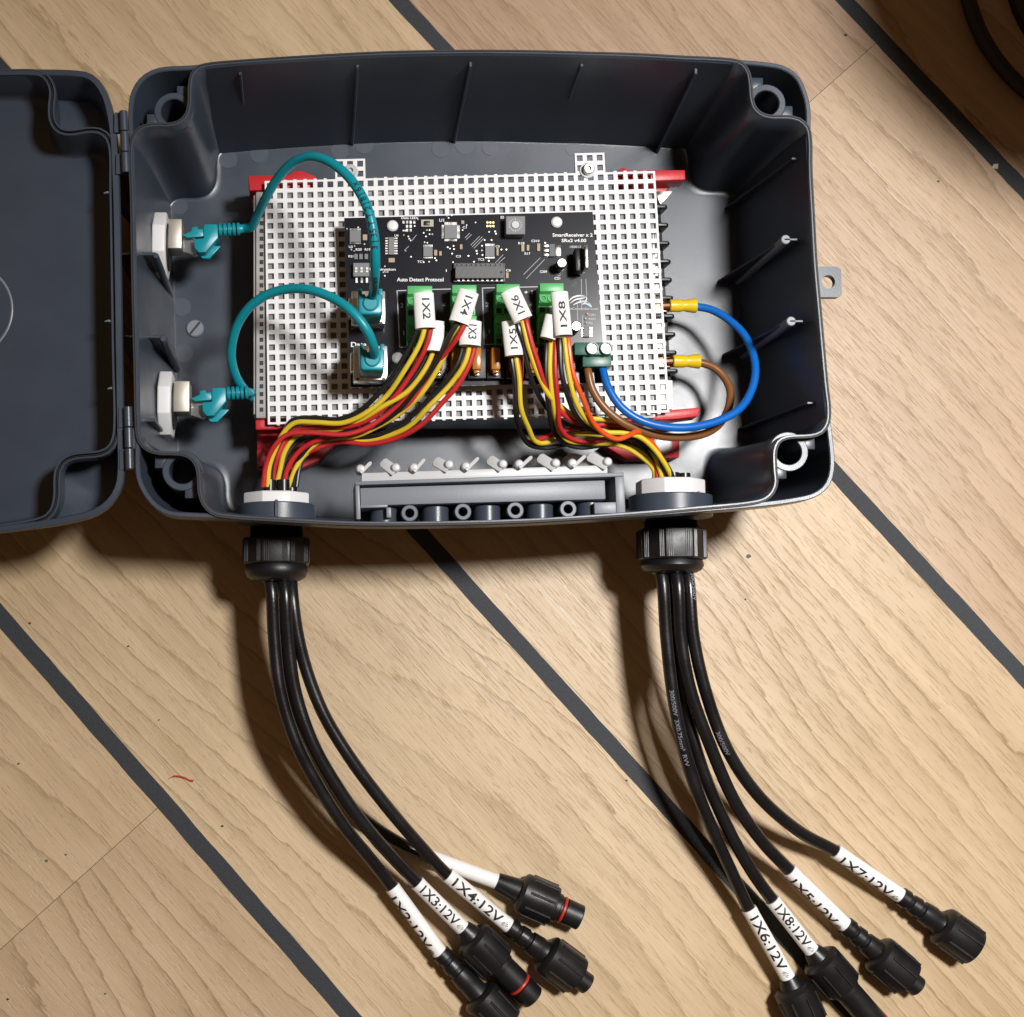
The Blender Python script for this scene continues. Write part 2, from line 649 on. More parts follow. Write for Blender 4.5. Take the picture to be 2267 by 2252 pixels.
# ================================================================== enclosure
O_PX = [(283, 245), (290, 200), (312, 167), (348, 148), (424, 142), (507, 134), (700, 121), (860, 113), (1033, 110), (1180, 111), (1291, 114), (1400, 117), (1514, 123), (1650, 131), (1697, 135), (1737, 143), (1769, 164), (1787, 199), (1796, 236),
        (1797, 299), (1800, 377), (1804, 471), (1810, 580), (1820, 694), (1834, 850), (1841, 928), (1849, 1000), (1850, 1030), (1845, 1060), (1832, 1083), (1806, 1101), (1759, 1112), (1681, 1122), (1540, 1134), (1400, 1145), (1186, 1158), (1000, 1164), (789, 1165),
        (640, 1157), (500, 1148), (420, 1145), (370, 1140), (337, 1120), (314, 1090), (302, 1062), (298, 1030), (299, 962), (297, 817), (292, 623), (288, 442), (285, 320)]
I_PX = [(300, 623), (297, 442), (294, 330), (300, 303), (314, 287), (336, 281), (378, 280), (402, 272), (418, 254), (424, 230), (425, 192), (430, 166), (444, 152), (466, 147), (520, 142), (700, 130), (860, 122), (1033, 119), (1180, 120), (1291, 123), (1400, 126), (1514, 132),
        (1610, 137), (1636, 142), (1651, 158), (1657, 185), (1660, 220), (1668, 242), (1685, 257), (1707, 263), (1748, 264), (1770, 270), (1784, 284), (1789, 308), (1790, 377), (1795, 471), (1801, 580), (1811, 694), (1825, 850), (1831, 905), (1829, 934), (1818, 952), (1798, 960),
        (1742, 964), (1722, 974), (1712, 995), (1712, 1040), (1714, 1068), (1707, 1088), (1692, 1101), (1668, 1108), (1540, 1121), (1400, 1133), (1186, 1147), (1000, 1153), (789, 1154), (640, 1147), (505, 1138), (474, 1132), (456, 1115), (447, 1090), (445, 1052), (440, 1030), (428, 1012), (410, 1002), (385, 999), (352, 998), (327, 990), (312, 972), (308, 940), (305, 817)]
RIM = 0.100
FL = 0.006
box_c = P(1066, 640, 0.0)
enc = thing('junction_box', 'open grey plastic junction box with its lid hinged out to the left', 'junction box', (box_c.x, box_c.y, 0))
O = resample(spline([P(x, y, RIM) for x, y in O_PX], 6, True), 300, True)     # travels clockwise seen from above
I = resample(spline([P(x, y, RIM) for x, y in I_PX], 6, True), 420, True)
cO = (Vector((sum(p.x for p in O) / len(O), sum(p.y for p in O) / len(O), 0)))


def setz(ring, z):
    return [Vector((p.x, p.y, z)) for p in ring]


def scaled(ring, sx, sy, z):
    return [Vector((cO.x + (p.x - cO.x) * sx, cO.y + (p.y - cO.y) * sy, z)) for p in ring]


mb = MB()
Oin = offset2d(O, -0.0024)
mb.rings([scaled(O, .945, .905, 0.0), scaled(O, .95, .91, 0.002), scaled(O, .99, .985, 0.08), setz(O, 0.086), setz(O, RIM - 0.0016), setz(offset2d(O, -0.0004), RIM - 0.0012), setz(offset2d(O, -0.0019), RIM - 0.0012), setz(Oin, RIM - 0.0017),
          scaled(Oin, .98, .975, 0.07), scaled(Oin, .94, .905, 0.004)], True, True, True)
shell = mb.build('outer_shell', 'grey_plastic', enc)
mb = MB()
Iout = offset2d(I, 0.0013)
SX, SY = 0.952, 0.925
rg = [scaled(Iout, SX, SY, 0.0045), scaled(Iout, .99, .985, 0.06), setz(Iout, RIM - 0.001), setz(offset2d(I, 0.0010), RIM), setz(offset2d(I, 0.0003), RIM), setz(I, RIM - 0.0004)]
for z, t in [(0.085, 0.15), (0.05, 0.5), (0.025, 0.76), (0.016, 0.86), (0.011, 0.92), (0.008, 0.965), (0.0065, 0.99)]:
    rg.append(scaled(I, 1 - (1 - SX) * t, 1 - (1 - SY) * t, z))
rg.append(scaled(I, SX * 0.992, SY * 0.99, FL))
rg.append(scaled(I, SX * 0.975, SY * 0.97, FL))
mb.rings(rg, True, False, True)
tub = mb.build('inner_tub', 'grey_plastic', enc, smooth=50)
# seal laid round the rim
mb = MB()
mb.rings([setz(offset2d(I, 0.0011), RIM - 0.0006), setz(offset2d(I, 0.0012), RIM + 0.0002), setz(offset2d(I, 0.0020), RIM + 0.0002), setz(offset2d(I, 0.0021), RIM - 0.0013)])
mb.build('gasket', 'black_rubber', enc)
# screw bosses in the four corner pockets
for (px, py, a0) in [(385, 247, 225), (1697, 228, 315), (404, 1042, 135), (1746, 1000, 45)]:
    z = RIM - 0.006
    c = P(px, py, z)
    ro, ri = 0.0098, 0.0064
    mb = MB()
    mb.rings([[c + Vector((r * math.cos(a), r * math.sin(a), dz)) for a in [2 * math.pi * i / 32 for i in range(32)]] for r, dz in [(ro, -.06), (ro, -.0004), (ro - .0004, 0), (ri + .0004, 0), (ri, -.0005), (ri, -.06)]])
    b = mb.build('screw_boss', 'grey_plastic', enc)
    # web that ties the boss to the wall of the pocket
    d = {225: (-1, 1), 315: (1, 1), 135: (-1, -1), 45: (1, -1)}[a0]
    mb = MB()
    for (wx, wy) in ((-d[0], d[1]), (d[0], -d[1])):
        k1, k2 = (.0044, .0102) if wy == d[1] else (.0102, .0044)
        q = c + Vector((wx * k1, wy * k2, 0))
        mb.box(q.x - .0032, q.y - .0032, z - .05, q.x + .0032, q.y + .0032, z - .0004)
    mb.build('boss_web', 'grey_plastic', enc, bev=.0005)
    mb = MB()
    mb.disc((c.x, c.y, z - .03), ri, .001)
    mb.build('screw_recess', 'black_rubber', enc)


def rib(pts, axis, t=0.0016, name='rib'):
    mb = MB()
    mb.plate(pts, axis, t)
    return mb.build(name, 'grey_plastic', enc, bev=.0003, seg=1)


for (xt, yt, xb, yb) in [(531, 158, 547, 321), (788, 142, 783, 320), (1040, 140, 1007, 315), (1290, 140, 1225, 305)]:
    a, b = P(xt, yt + 8, .092), P(xb, yb, FL)
    x = (a.x + b.x) / 2
    rib([(x, a.y + .008, .092), (x, a.y, .092), (x, b.y - .001, FL - .001), (x, b.y + .02, FL - .001)], (1, 0, 0))
a = P(1541, 160, .092)
rib([(a.x, a.y + .007, .092), (a.x, a.y - .001, .092), (a.x, a.y - .012, FL), (a.x, a.y + .01, FL)], (1, 0, 0))
for (xa, xb, y, xc, yc, zt) in [(303, 328, 375, 366, 453, .063), (314, 345, 562, 384, 655, .086), (313, 362, 745, 388, 815, .078), (313, 343, 930, 388, 985, .086)]:
    a, b, c = P(xa, y, zt), P(xb, y, zt), P(xc, yc, FL)
    rib([(a.x - .012, b.y, zt), (b.x, b.y, zt), (c.x, b.y, FL - .001), (a.x - .012, b.y, FL - .001)], (0, 1, 0))
for (px, py, zt, r) in [(362, 749, .0785, .0019), (345, 566, .0865, .0015)]:
    c = P(px, py, zt)
    mb = MB()
    mb.lathe((c.x, c.y, FL), (0, 0, 1), [(0, r * 1.5), (zt - FL - .0005, r), (zt - FL, r * .8)], 16)
    mb.build('rib_pin', 'grey_plastic', enc)
for (px, py, w, r) in [(1757, 351, 14, 0), (1740, 530, 26, .0024), (1752, 711, 26, .0024), (1791, 892, 14, 0)]:
    zt = .088
    a, b = P(px, py, zt), P(px + w, py, zt)
    if r:
        mb = MB()
        mb.lathe((a.x, a.y, FL), (0, 0, 1), [(0, r), (zt - FL - .0004, r), (zt - FL, r * .85)], 20)
        mb.build('rib_pin', 'grey_light', enc)
    rib([(a.x - .001, a.y, zt), (b.x, a.y, zt), (b.x + .006, a.y, FL), (a.x - .012, a.y, FL)], (0, 1, 0), .0013)
# padlock lug on the right edge
z = .093
q = [P(1795, 596, z), P(1858, 593, z), P(1862, 600, z), P(1862, 653, z), P(1857, 660, z), P(1795, 660, z)]
cc = P(1834, 624, z)
hole = [cc + Vector((.0034 * math.cos(a), .0034 * math.sin(a), 0)) for a in [2 * math.pi * i / 24 for i in range(24)]]
mb = MB()
outer = []
for i in range(24):
    a = 2 * math.pi * i / 24
    d = Vector((math.cos(a), math.sin(a), 0))
    lim = .0066 if d.x > 0 else .0085
    k = min(lim / max(1e-6, abs(d.x)), .0078 / max(1e-6, abs(d.y)))
    outer.append(cc + d * k)
dn = Vector((0, 0, -.004))
mb.rings([outer, hole, [p + dn for p in hole], [p + dn for p in outer], outer])
mb.build('lock_lug', 'grey_plastic', enc, bev=0)
# moulding marks and a blind screw on the floor of the box
for (px, py, r) in [(505, 353, 21), (574, 341, 21), (752, 334, 20), (806, 321, 21), (975, 330, 20), (1028, 322, 21), (1085, 328, 18), (397, 457, 19), (402, 680, 21), (406, 783, 21), (413, 842, 18), (1270, 330, 18)]:
    c = P(px, py, FL)
    mb = MB()
    mb.disc((c.x, c.y, FL - .0002), r / 4100, .00045, 28)
    mb.build('ejector_mark', 'grey_mark', enc)
c = P(432, 728, FL)
mb = MB()
mb.lathe((c.x, c.y, FL), (0, 0, 1), [(0, .0048), (.0010, .0048), (.0016, .0042)], 28)
sc = mb.build('plug_screw', 'grey_light', enc)
mb = MB()
a = R(52)
u, v = Vector((math.cos(a), math.sin(a), 0)) * .0043, Vector((-math.sin(a), math.cos(a), 0)) * .0006
t = Vector((c.x, c.y, FL + .00165))
mb.add([t - u - v, t + u - v, t + u + v, t - u + v], [(0, 1, 2, 3)])
mb.build('slot', 'black_rubber', sc, smooth=0)
# collars round the two cable entries
GL = []
for (cx, yn0, yn1, yc0, yc1, rc, xr) in [(612, 1086, 1112, 1109, 1149, .0203, 612), (1488, 1056, 1090, 1088, 1132, .0215, 1546)]:
    z0 = .045
    zt = z0 + rc
    a, b = P(cx, yc0, zt), P(cx, yc1, zt)
    gx0 = P(cx, yc0, z0 + .004).x
    mb = MB()
    mb.lathe((gx0, a.y, z0), (0, -1, 0), [(0, rc - .0006), (.0006, rc), (a.y - b.y + .001, rc)], 48)
    mb.build('gland_collar', 'grey_plastic', enc)
    x = P(xr, yc0, z0 + .016).x
    rib([(x, a.y + .0006, z0), (x, a.y + .0006, zt + (.0012 if cx < 1000 else -.004)), (x, b.y + .001, zt + (.0012 if cx < 1000 else -.004)), (x, b.y + .001, z0)], (1, 0, 0), .0016)
    GL.append((gx0, a.y, b.y, z0, yn0, yn1, cx))

# ---- lid, folded open to the left and sloping down away from the hinge
XH = P(283, 640, RIM).x
SL = 0.16


def PL(px, py, dz=0.0):
    d = CAMQ @ Vector((px - CX, -(py - CY), -F))
    a = RIM - 0.002 + dz
    t = (a - SL * XH - HC) / (d.z - SL * d.x)
    return CAMP + d * t


LO = [(-1200, 300), (-1190, 250), (-1160, 210), (-1100, 195), (-600, 150), (-200, 148), (0, 153), (72, 152), (165, 154), (196, 159), (218, 174), (238, 204), (251, 245), (259, 300), (265, 420), (269, 600), (272, 800), (275, 960), (276, 1040), (271, 1078), (250, 1115), (215, 1141), (145, 1160), (0, 1180), (-200, 1200), (-600, 1210), (-1100, 1180), (-1170, 1160), (-1200, 1100), (-1205, 700)]
LI = [(-1185, 320), (-1180, 270), (-1150, 225), (-1100, 210), (-600, 163), (-200, 160), (0, 165), (72, 165), (92, 169), (106, 184), (112, 206), (109, 236), (111, 266), (121, 286), (137, 297), (160, 299), (200, 293), (222, 296), (236, 308), (243, 330), (245, 420), (248, 600), (251, 800), (254, 926), (251, 968), (240, 990), (220, 1000), (190, 1003), (160, 1007), (138, 1018), (125, 1038), (121, 1062), (121, 1095), (116, 1122), (104, 1140), (84, 1149), (0, 1164), (-200, 1186), (-600, 1196), (-1100, 1165), (-1155, 1145), (-1185, 1090), (-1190, 700)]
LOr = resample(spline([PL(x, y) for x, y in LO], 6, True), 260, True)
LIr = resample(spline([PL(x, y) for x, y in LI], 6, True), 380, True)
cL = sum(LOr, Vector()) / len(LOr)


def lid_ring(ring, s, dz):
    return [Vector((cL.x + (p.x - cL.x) * s, cL.y + (p.y - cL.y) * (1 - (1 - s) * 1.6), p.z + dz)) for p in ring]


def offz(ring, d):
    n = len(ring)
    out = []
    for i in range(n):
        t = ring[(i + 1) % n] - ring[(i - 1) % n]
        out.append(ring[i] + Vector((-t.y, t.x, 0)).normalized() * d)
    return out


LD = .030
mb = MB()
mb.rings([lid_ring(LOr, .955, -LD), lid_ring(LOr, .975, -LD + .002), lid_ring(LOr, .992, -LD * .5), lid_ring(LOr, 1, -.003), lid_ring(LOr, 1, -.001), lid_ring(offz(LOr, -.0005), 1, 0), lid_ring(offz(LOr, -.0032), 1, 0), lid_ring(offz(LOr, -.0036), 1, -.0006), lid_ring(offz(LOr, -.0036), .985, -LD + .004)], True, True, True)
lid = mb.build('lid', 'grey_plastic', enc)
mb = MB()
rgs = [lid_ring(offz(LIr, .0030), .985, -LD + .005), lid_ring(offz(LIr, .0030), 1, -.001), lid_ring(offz(LIr, .0026), 1, .0004), lid_ring(offz(LIr, .0018), 1, .0004), lid_ring(offz(LIr, .0016), 1, -.003), lid_ring(offz(LIr, .0006), 1, -.003), lid_ring(offz(LIr, .0004), 1, .0007), lid_ring(offz(LIr, -.0005), 1, .0007), lid_ring(offz(LIr, -.0007), 1, 0)]
for s, dz in [(.994, -.012), (.988, -.020), (.982, -.0235), (.975, -.0245), (.96, -.0247)]:
    rgs.append(lid_ring(offz(LIr, -.0007), s, dz))
mb.rings(rgs, True, False, True)
mb.build('lid_tray', 'grey_plastic', lid, smooth=50)
mb = MB()
mb.rings([lid_ring(offz(LIr, .0016), 1, -.0018), lid_ring(offz(LIr, .0013), 1, -.0008), lid_ring(offz(LIr, .0009), 1, -.0008), lid_ring(offz(LIr, .0006), 1, -.0018)])
mb.build('lid_gasket', 'black_rubber', lid)
mb = MB()
c = PL(-72, 690, -.0245)
mb.tube([c + Vector((.0235 * math.cos(t), .0235 * math.sin(t), .0235 * math.cos(t) * SL)) for t in [2 * math.pi * i / 60 for i in range(61)]], .0009, 8, False)
mb.build('moulded_ring', 'grey_light', lid)
for (px, py) in [(230, 428), (232, 712), (238, 861)]:
    a = PL(px, py, -.001)
    mb = MB()
    mb.tube([a, a + Vector((.0018, .0003, .0006)), a + Vector((.0036, -.0003, .0006))], [.0003, .0006, .0005], 6)
    mb.build('moulding_nub', 'grey_light', lid)
# hinge knuckles
for (x0, y0, x1, y1) in [(273, 246, 279, 384), (283, 900, 287, 1040)]:
    a, b = P(x0, y0, RIM), P(x1, y1, RIM)
    for k in range(3):
        p, q = a.lerp(b, k / 3 + .006), a.lerp(b, (k + 1) / 3 - .006)
        mb = MB()
        mb.lathe(p, q - p, [(0, .0018), (.0003, .0021), ((q - p).length - .0003, .0021), ((q - p).length, .0018)], 20)
        w = (.0035 if k % 2 else -.0045)
        mb.box(p.x + w, q.y, RIM - .004, p.x, p.y, RIM - .0015)
        mb.build('hinge_knuckle', 'grey_plastic', enc)

# ================================================================== cable clamp bar on the near wall
ZB = .094
cb = P(1085, 1110, 0)
bar = thing('cable_clamp_bar', 'grey clamp bar with a row of white pegs set into the near wall', 'clamp bar', (cb.x, cb.y, .05))
A0, A1, B1, B0 = P(786, 1066, ZB), P(1381, 1046, ZB), P(1385, 1136, ZB), P(789, 1150, ZB)


def bq(u, v, z):
    p = A0.lerp(A1, u).lerp(B0.lerp(B1, u), v)
    return Vector((p.x, p.y, z))


def bbox(mb, u0, v0, u1, v1, z0, z1):
    mb.hexa([bq(u0, v1, z0), bq(u1, v1, z0), bq(u1, v0, z0), bq(u0, v0, z0)], [bq(u0, v1, z1), bq(u1, v1, z1), bq(u1, v0, z1), bq(u0, v0, z1)])


for (u0, v0, u1, v1, z0, z1) in [(0, 0, 1, .10, .06, ZB), (0, .101, .016, 1, .06, ZB), (.966, .101, 1, 1, .06, ZB), (.0165, .62, .118, .70, .06, ZB - .001), (.112, .701, .13, .97, .06, ZB - .001)]:
    mb = MB()
    bbox(mb, u0, v0, u1, v1, z0, z1)
    mb.build('frame_bar', 'grey_light', bar, bev=.0004)
mb = MB()
bbox(mb, .018, .17, .93, .64, .055, ZB - .0012)
mb.build('cover_panel', 'grey_light', bar, bev=.0005)
mb = MB()
bbox(mb, .017, .105, .964, .99, .05, ZB - .026)
mb.build('back_plate', 'black_plastic', bar)
mb = MB()
bbox(mb, .885, .72, .985, 1.0, .06, ZB - .0005)
mb.build('latch_foot', 'grey_light', bar, bev=.0004)
for px, py in [(907, 1136), (1025, 1133), (1141, 1130), (1258, 1127)]:
    c = P(px, py, ZB - .003)
    mb = MB()
    ro, ri = .0042, .0021
    mb.rings([[c + Vector((r * math.cos(a), r * math.sin(a), dz)) for a in [2 * math.pi * i / 24 for i in range(24)]] for r, dz in [(ro, -.02), (ro, -.0004), (ro - .0004, 0), (ri + .0003, 0), (ri, -.0004), (ri, -.02)]])
    mb.build('screw_eyelet', 'grey_mark', bar)
for px, py in [(851, 1140), (966, 1138), (1081, 1136), (1199, 1133), (1310, 1129)]:
    c = P(px, py, ZB - .006)
    mb = MB()
    mb.lathe((c.x, c.y + .004, ZB - .012), (0, -1, 0), [(0, .0062), (.0004, .0066), (.0085, .0066), (.009, .006)], 28)
    mb.build('roller', 'grey_plastic', bar)
mb = MB()
a0, a1 = P(800, 1052, .088), P(1345, 1034, .088)
mb.hexa([(a0.x, a0.y - .004, .082), (a1.x, a1.y - .004, .082), (a1.x, a1.y + .001, .082), (a0.x, a0.y + .001, .082)], [(a0.x, a0.y - .004, .0885), (a1.x, a1.y - .004, .0885), (a1.x, a1.y + .001, .0885), (a0.x, a0.y + .001, .0885)])
mb.build('peg_strip', 'white_nylon', bar, bev=.0006)
for (bx, by, tx, ty, wide) in [(798, 1048, 817, 1029, 0), (876, 1045, 851, 1026, 1), (916, 1045, 935, 1023, 0), (994, 1038, 967, 1023, 1), (1031, 1042, 1053, 1020, 0), (1113, 1037, 1087, 1020, 1), (1149, 1037, 1171, 1017, 0), (1230, 1035, 1199, 1016, 1), (1267, 1035, 1289, 1015, 0), (1345, 1032, 1310, 1013, 1)]:
    a, b = P(bx, by, .090), P(tx * 1.25 - bx * .25, ty * 1.25 - by * .25, .086)
    mb = MB()
    mb.lathe((a.x, a.y + .002, .083), (0, 0, 1), [(0, .0023), (.0075, .0023), (.0088, .0017)], 16)
    d = (b - a)
    u_ = d.normalized()
    sd = Vector((-u_.y, u_.x, 0)).normalized() * (.0026 if wide else .0009)
    tv = Vector((0, 0, .0009 if wide else .0026))
    e_ = a + d
    nb = e_ - u_ * .0012
    q = [a - sd, nb - sd, e_ - sd * .55, e_ + sd * .55, nb + sd, a + sd]
    mb.rings([[p - tv for p in q], [p + tv for p in q]], True, True, True)
    mb.build('peg', 'white_nylon', bar, bev=.0003)
c = P(1273, 1038, FL + .009)  # white disc added in place of a bright glare on the box floor
glare = thing('glare_disc', 'white disc standing in for a glare behind the right end of the clamp bar', 'glare', (c.x, c.y, FL))
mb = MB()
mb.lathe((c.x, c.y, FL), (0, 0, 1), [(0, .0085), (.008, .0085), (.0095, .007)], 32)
mb.build('disc_body', 'white_plastic', glare)

# ================================================================== power supply and its red brackets
ZP = .0459
pc = P(1010, 660, FL)
psu = thing('power_supply', 'flat steel power supply under the white grid board, black terminals on its right', 'power supply', (pc.x, pc.y, FL))
mb = MB()
mb.pxbox(566, 424, 1452, 926, FL + .004, ZP)
mb.build('case', 'psu_steel', psu, bev=.0008)
mb = MB()
mb.pxbox(588, 428, 1446, 922, ZP - .001, ZP + .0002)
mb.build('cover_sheet', 'psu_top', psu, smooth=0)
mb = MB()
mb.pxbox(561, 432, 572, 918, FL + .003, ZP - .002)
mb.build('case_flange', 'psu_steel', psu, bev=.0004)
mb = MB()
for i in range(28):
    y = 438 + i * 17.2
    mb.pxbox(575, y, 583, y + 9, ZP - .0005, ZP + .0003)
mb.build('vent_slots', 'black_rubber', psu, smooth=0)
mb = MB()
a, b = P(1440, 440, .032), P(1478, 850, .032)
for (x0, y0, x1, y1, z1) in [(1440, 440, 1464, 470, .031)]:
    pass
pa, pb = P(1456, 424, .034), P(1482, 838, .034)
mb.hexa([(pa.x - .012, pa.y, FL + .004), (pa.x + .003, pa.y, FL + .004), (pb.x + .003, pb.y, FL + .004), (pb.x - .012, pb.y, FL + .004)], [(pa.x - .012, pa.y, .026), (pa.x + .003, pa.y, .026), (pb.x + .003, pb.y, .026), (pb.x - .012, pb.y, .026)])
mb.build('terminal_base', 'black_plastic', psu, bev=.0004)
for k in range(10):
    px, py = 1462 + k * 2.6, 456 + k * 40.4
    a = P(px, py, .036)
    mb = MB()
    mb.plate([(a.x - .010, a.y, .020), (a.x + .0035, a.y, .020), (a.x + .0042, a.y, .034), (a.x + .0028, a.y, .036), (a.x - .010, a.y, .036)], (0, 1, 0), .0018)
    mb.build('barrier', 'black_plastic', psu, bev=.0003)
for k in range(9):
    px, py = 1446 + k * 2.6, 477 + k * 40.4
    a = P(px, py, .030)
    mb = MB()
    mb.lathe((a.x, a.y, .026), (0, 0, 1), [(0, .0032), (.0025, .0032), (.003, .0027)], 16)
    mb.build('terminal_screw', 'psu_steel', psu)
mb = MB()
mb.pxbox(1462, 842, 1489, 906, .020, .036)
mb.build('end_label', 'label_white', psu, bev=.0003)
mb = MB()
a, b, c = P(1450, 424, .037), P(1492, 422, .037), P(1462, 452, .037)
mb.prism([a, c, b], .032, .037)
mb.build('corner_tab', 'steel', psu, bev=.0003)


def red(label, polys, extra=None):
    q = [P(x, y, polys[0][2]) for x, y in polys[0][0]]
    c = sum(q, Vector()) / len(q)
    t = thing('mounting_bracket', label, 'bracket', (c.x, c.y, FL), 'red brackets holding the power supply')
    for pts, z0, z1, nm in polys:
        mb = MB()
        mb.prism([P(x, y, z1) for x, y in pts], z0, z1)
        mb.build(nm, 'red_print', t, bev=.0007)
    return t


red('red plastic bracket at the far left corner of the power supply', [([(549, 389), (640, 387), (652, 378), (668, 378), (700, 390), (705, 418), (552, 422)], .028, .0440, 'clamp_bar'), ([(549, 405), (600, 402), (640, 440), (560, 455)], FL, .028, 'foot')])
red('red plastic bracket at the far right corner of the power supply', [([(1365, 380), (1380, 370), (1392, 377), (1517, 376), (1518, 398), (1365, 404)], .030, .043, 'clamp_bar'), ([(1380, 396), (1500, 393), (1470, 432), (1390, 436)], FL, .030, 'foot')])
red('red plastic bracket at the near left corner with wires crossing it', [([(565, 930), (587, 928), (590, 942), (800, 938), (800, 948), (566, 952)], .030, .0442, 'clamp_bar'), ([(568, 951), (760, 945), (742, 985), (705, 1020), (660, 1040), (570, 1042)], FL, .020, 'foot'), ([(568, 995), (588, 995), (590, 1030), (570, 1034)], FL, .030, 'screw_pillar')])
br = red('red plastic bracket at the near right corner with a white screw', [([(1360, 912), (1482, 908), (1550, 902), (1546, 922), (1500, 928), (1360, 935)], .030, .043, 'clamp_bar'), ([(1335, 985), (1400, 958), (1505, 965), (1504, 1013), (1470, 1016), (1390, 1018)], FL, .018, 'foot')])
mb = MB()
c = P(1468, 984, .021)
mb.lathe((c.x, c.y, .018), (0, 0, 1), [(0, .0052), (.002, .0052), (.0032, .004)], 24)
mb.build('screw_head', 'white_plastic', br)

# ================================================================== perforated white board
ZW = .0485
TW = .0022
gc = [P(586, 401, ZW), P(1450, 379, ZW), P(1482, 913, ZW), P(593, 940, ZW)]
NC, NR = 39, 24
c0 = sum(gc, Vector()) / 4
grid = thing('grid_board', 'white plastic perforated grid board mounted over the power supply', 'grid board', (c0.x, c0.y, ZW))


def gp(u, v, z):
    p = gc[0].lerp(gc[1], u / NC).lerp(gc[3].lerp(gc[2], u / NC), v / NR)
    if v < 0:
        a, b = gc[0].lerp(gc[1], u / NC), gc[3].lerp(gc[2], u / NC)
        p = a + (b - a) * (v / NR)
    return Vector((p.x, p.y, z))


cells = {(i, j) for i in range(NC) for j in range(NR)} | {(i, j) for i in (7, 8, 9) for j in (-1, -2)} | {(i, j) for i in (31, 32, 33) for j in (-1, -2)}
vid = {}
vs, fs = [], []


def gv(u, v, z, lvl):
    k = (round(u, 3), round(v, 3), lvl)
    if k not in vid:
        vid[k] = len(vs)
        vs.append(gp(u, v, z))
    return vid[k]


h0, h1 = .205, .795
for (i, j) in cells:
    outc = [(i, j), (i + 1, j), (i + 1, j + 1), (i, j + 1)]
    inn = [(i + h0, j + h0), (i + h1, j + h0), (i + h1, j + h1), (i + h0, j + h1)]
    top_o = [gv(u, v, ZW, 0) for u, v in outc]
    top_i = [gv(u, v, ZW, 0) for u, v in inn]
    bot_o = [gv(u, v, ZW - TW, 1) for u, v in outc]
    bot_i = [gv(u, v, ZW - TW, 1) for u, v in inn]
    nb = [(i, j - 1), (i + 1, j), (i, j + 1), (i - 1, j)]
    for k in range(4):
        l = (k + 1) % 4
        fs.append((top_o[k], top_o[l], top_i[l], top_i[k]))
        fs.append((bot_o[l], bot_o[k], bot_i[k], bot_i[l]))
        fs.append((top_i[k], top_i[l], bot_i[l], bot_i[k]))
        if nb[k] not in cells:
            fs.append((top_o[l], top_o[k], bot_o[k], bot_o[l]))
mb = MB()
mb.add(vs, fs)
mb.build('perforated_plate', 'board_white', grid, smooth=0, bev=0)
# cut-off stubs along the edges
mb = MB()
for i in range(1, NC):
    for (v, s) in ((0, -1), (NR, 1)):
        if v == 0 and (i in (7, 8, 9, 10, 31, 32, 33, 34)):
            continue
        a = gp(i, v, ZW)
        mb.box(a.x - .0008, a.y, ZW - .003, a.x + .0008, a.y - s * .0006 * (0.5 + random.random()), ZW - .0004)
tag(mb.build('edge_stubs', 'board_white', grid, smooth=0), kind='stuff')
for (px, py, m) in [(1303, 374, 'steel'), (776, 378, 'white_nylon')]:
    c = P(px, py, ZW + .003)
    mb = MB()
    mb.lathe((c.x, c.y, ZW + .0001), (0, 0, 1), [(0, .0042), (.0009, .0042)], 28)
    w = mb.build('washer', 'white_nylon', grid)
    mb = MB()
    mb.lathe((c.x, c.y, ZW + .001), (0, 0, 1), [(0, .0029), (.0026, .0029), (.003, .0025), (.003, .0014), (.0012, .0013)], 24, caps=False)
    mb.lathe((c.x, c.y, ZW + .001), (0, 0, 1), [(.0013, 0.0013), (.0012, .00001)], 24, caps=False)
    s = mb.build('screw', m, grid)

# ================================================================== circuit board
ZC = .0620
pcb_q = [(762, 483), (1312, 469), (1342, 848), (777, 858)]
qc = [P(x, y, ZC) for x, y in pcb_q]
c0 = sum(qc, Vector()) / 4
pcb = thing('circuit_board', 'black circuit board with green terminals mounted on the white grid', 'circuit board', (c0.x, c0.y, ZC))
mb = MB()
mb.prism([qc[3], qc[2], qc[1], qc[0]], ZC - .0016, ZC)
mb.build('substrate', 'pcb_black', pcb, smooth=0)
for (px, py) in [(869, 501), (1232, 493), (880, 793), (1225, 835)]:
    c = P(px, py, ZC)
    mb = MB()
    mb.lathe((c.x, c.y, ZW), (0, 0, 1), [(0, .0026), (ZC - ZW - .0016, .0026)], 6)
    s = mb.build('standoff', 'white_nylon', pcb)
    mb = MB()
    mb.lathe((c.x, c.y, ZC), (0, 0, 1), [(0, .0029), (.0009, .0029), (.0016, .0022), (.0018, .001)], 28)
    mb.build('screw_head', 'white_plastic', pcb)
ZS = ZC + .00008


def comp(name, m, x0, y0, x1, y1, h, bev=.00015, par=None):
    mb = MB()
    mb.pxbox(x0, y0, x1, y1, ZC, ZC + h)
    return mb.build(name, m, par or pcb, bev=bev, seg=1)


def legs(par, x0, y0, x1, y1, n, horiz, h=.0006, m='solder', w=.55):
    """row of n pins in a pixel rectangle"""
    mb = MB()
    for i in range(n):
        if horiz:
            a = x0 + (x1 - x0) * (i + .5 - w / 2) / n
            b = x0 + (x1 - x0) * (i + .5 + w / 2) / n
            mb.pxbox(a, y0, b, y1, ZC, ZC + h)
        else:
            a = y0 + (y1 - y0) * (i + .5 - w / 2) / n
            b = y0 + (y1 - y0) * (i + .5 + w / 2) / n
            mb.pxbox(x0, a, x1, b, ZC, ZC + h)
    o = mb.build('pins', m, par, smooth=0)
    return o


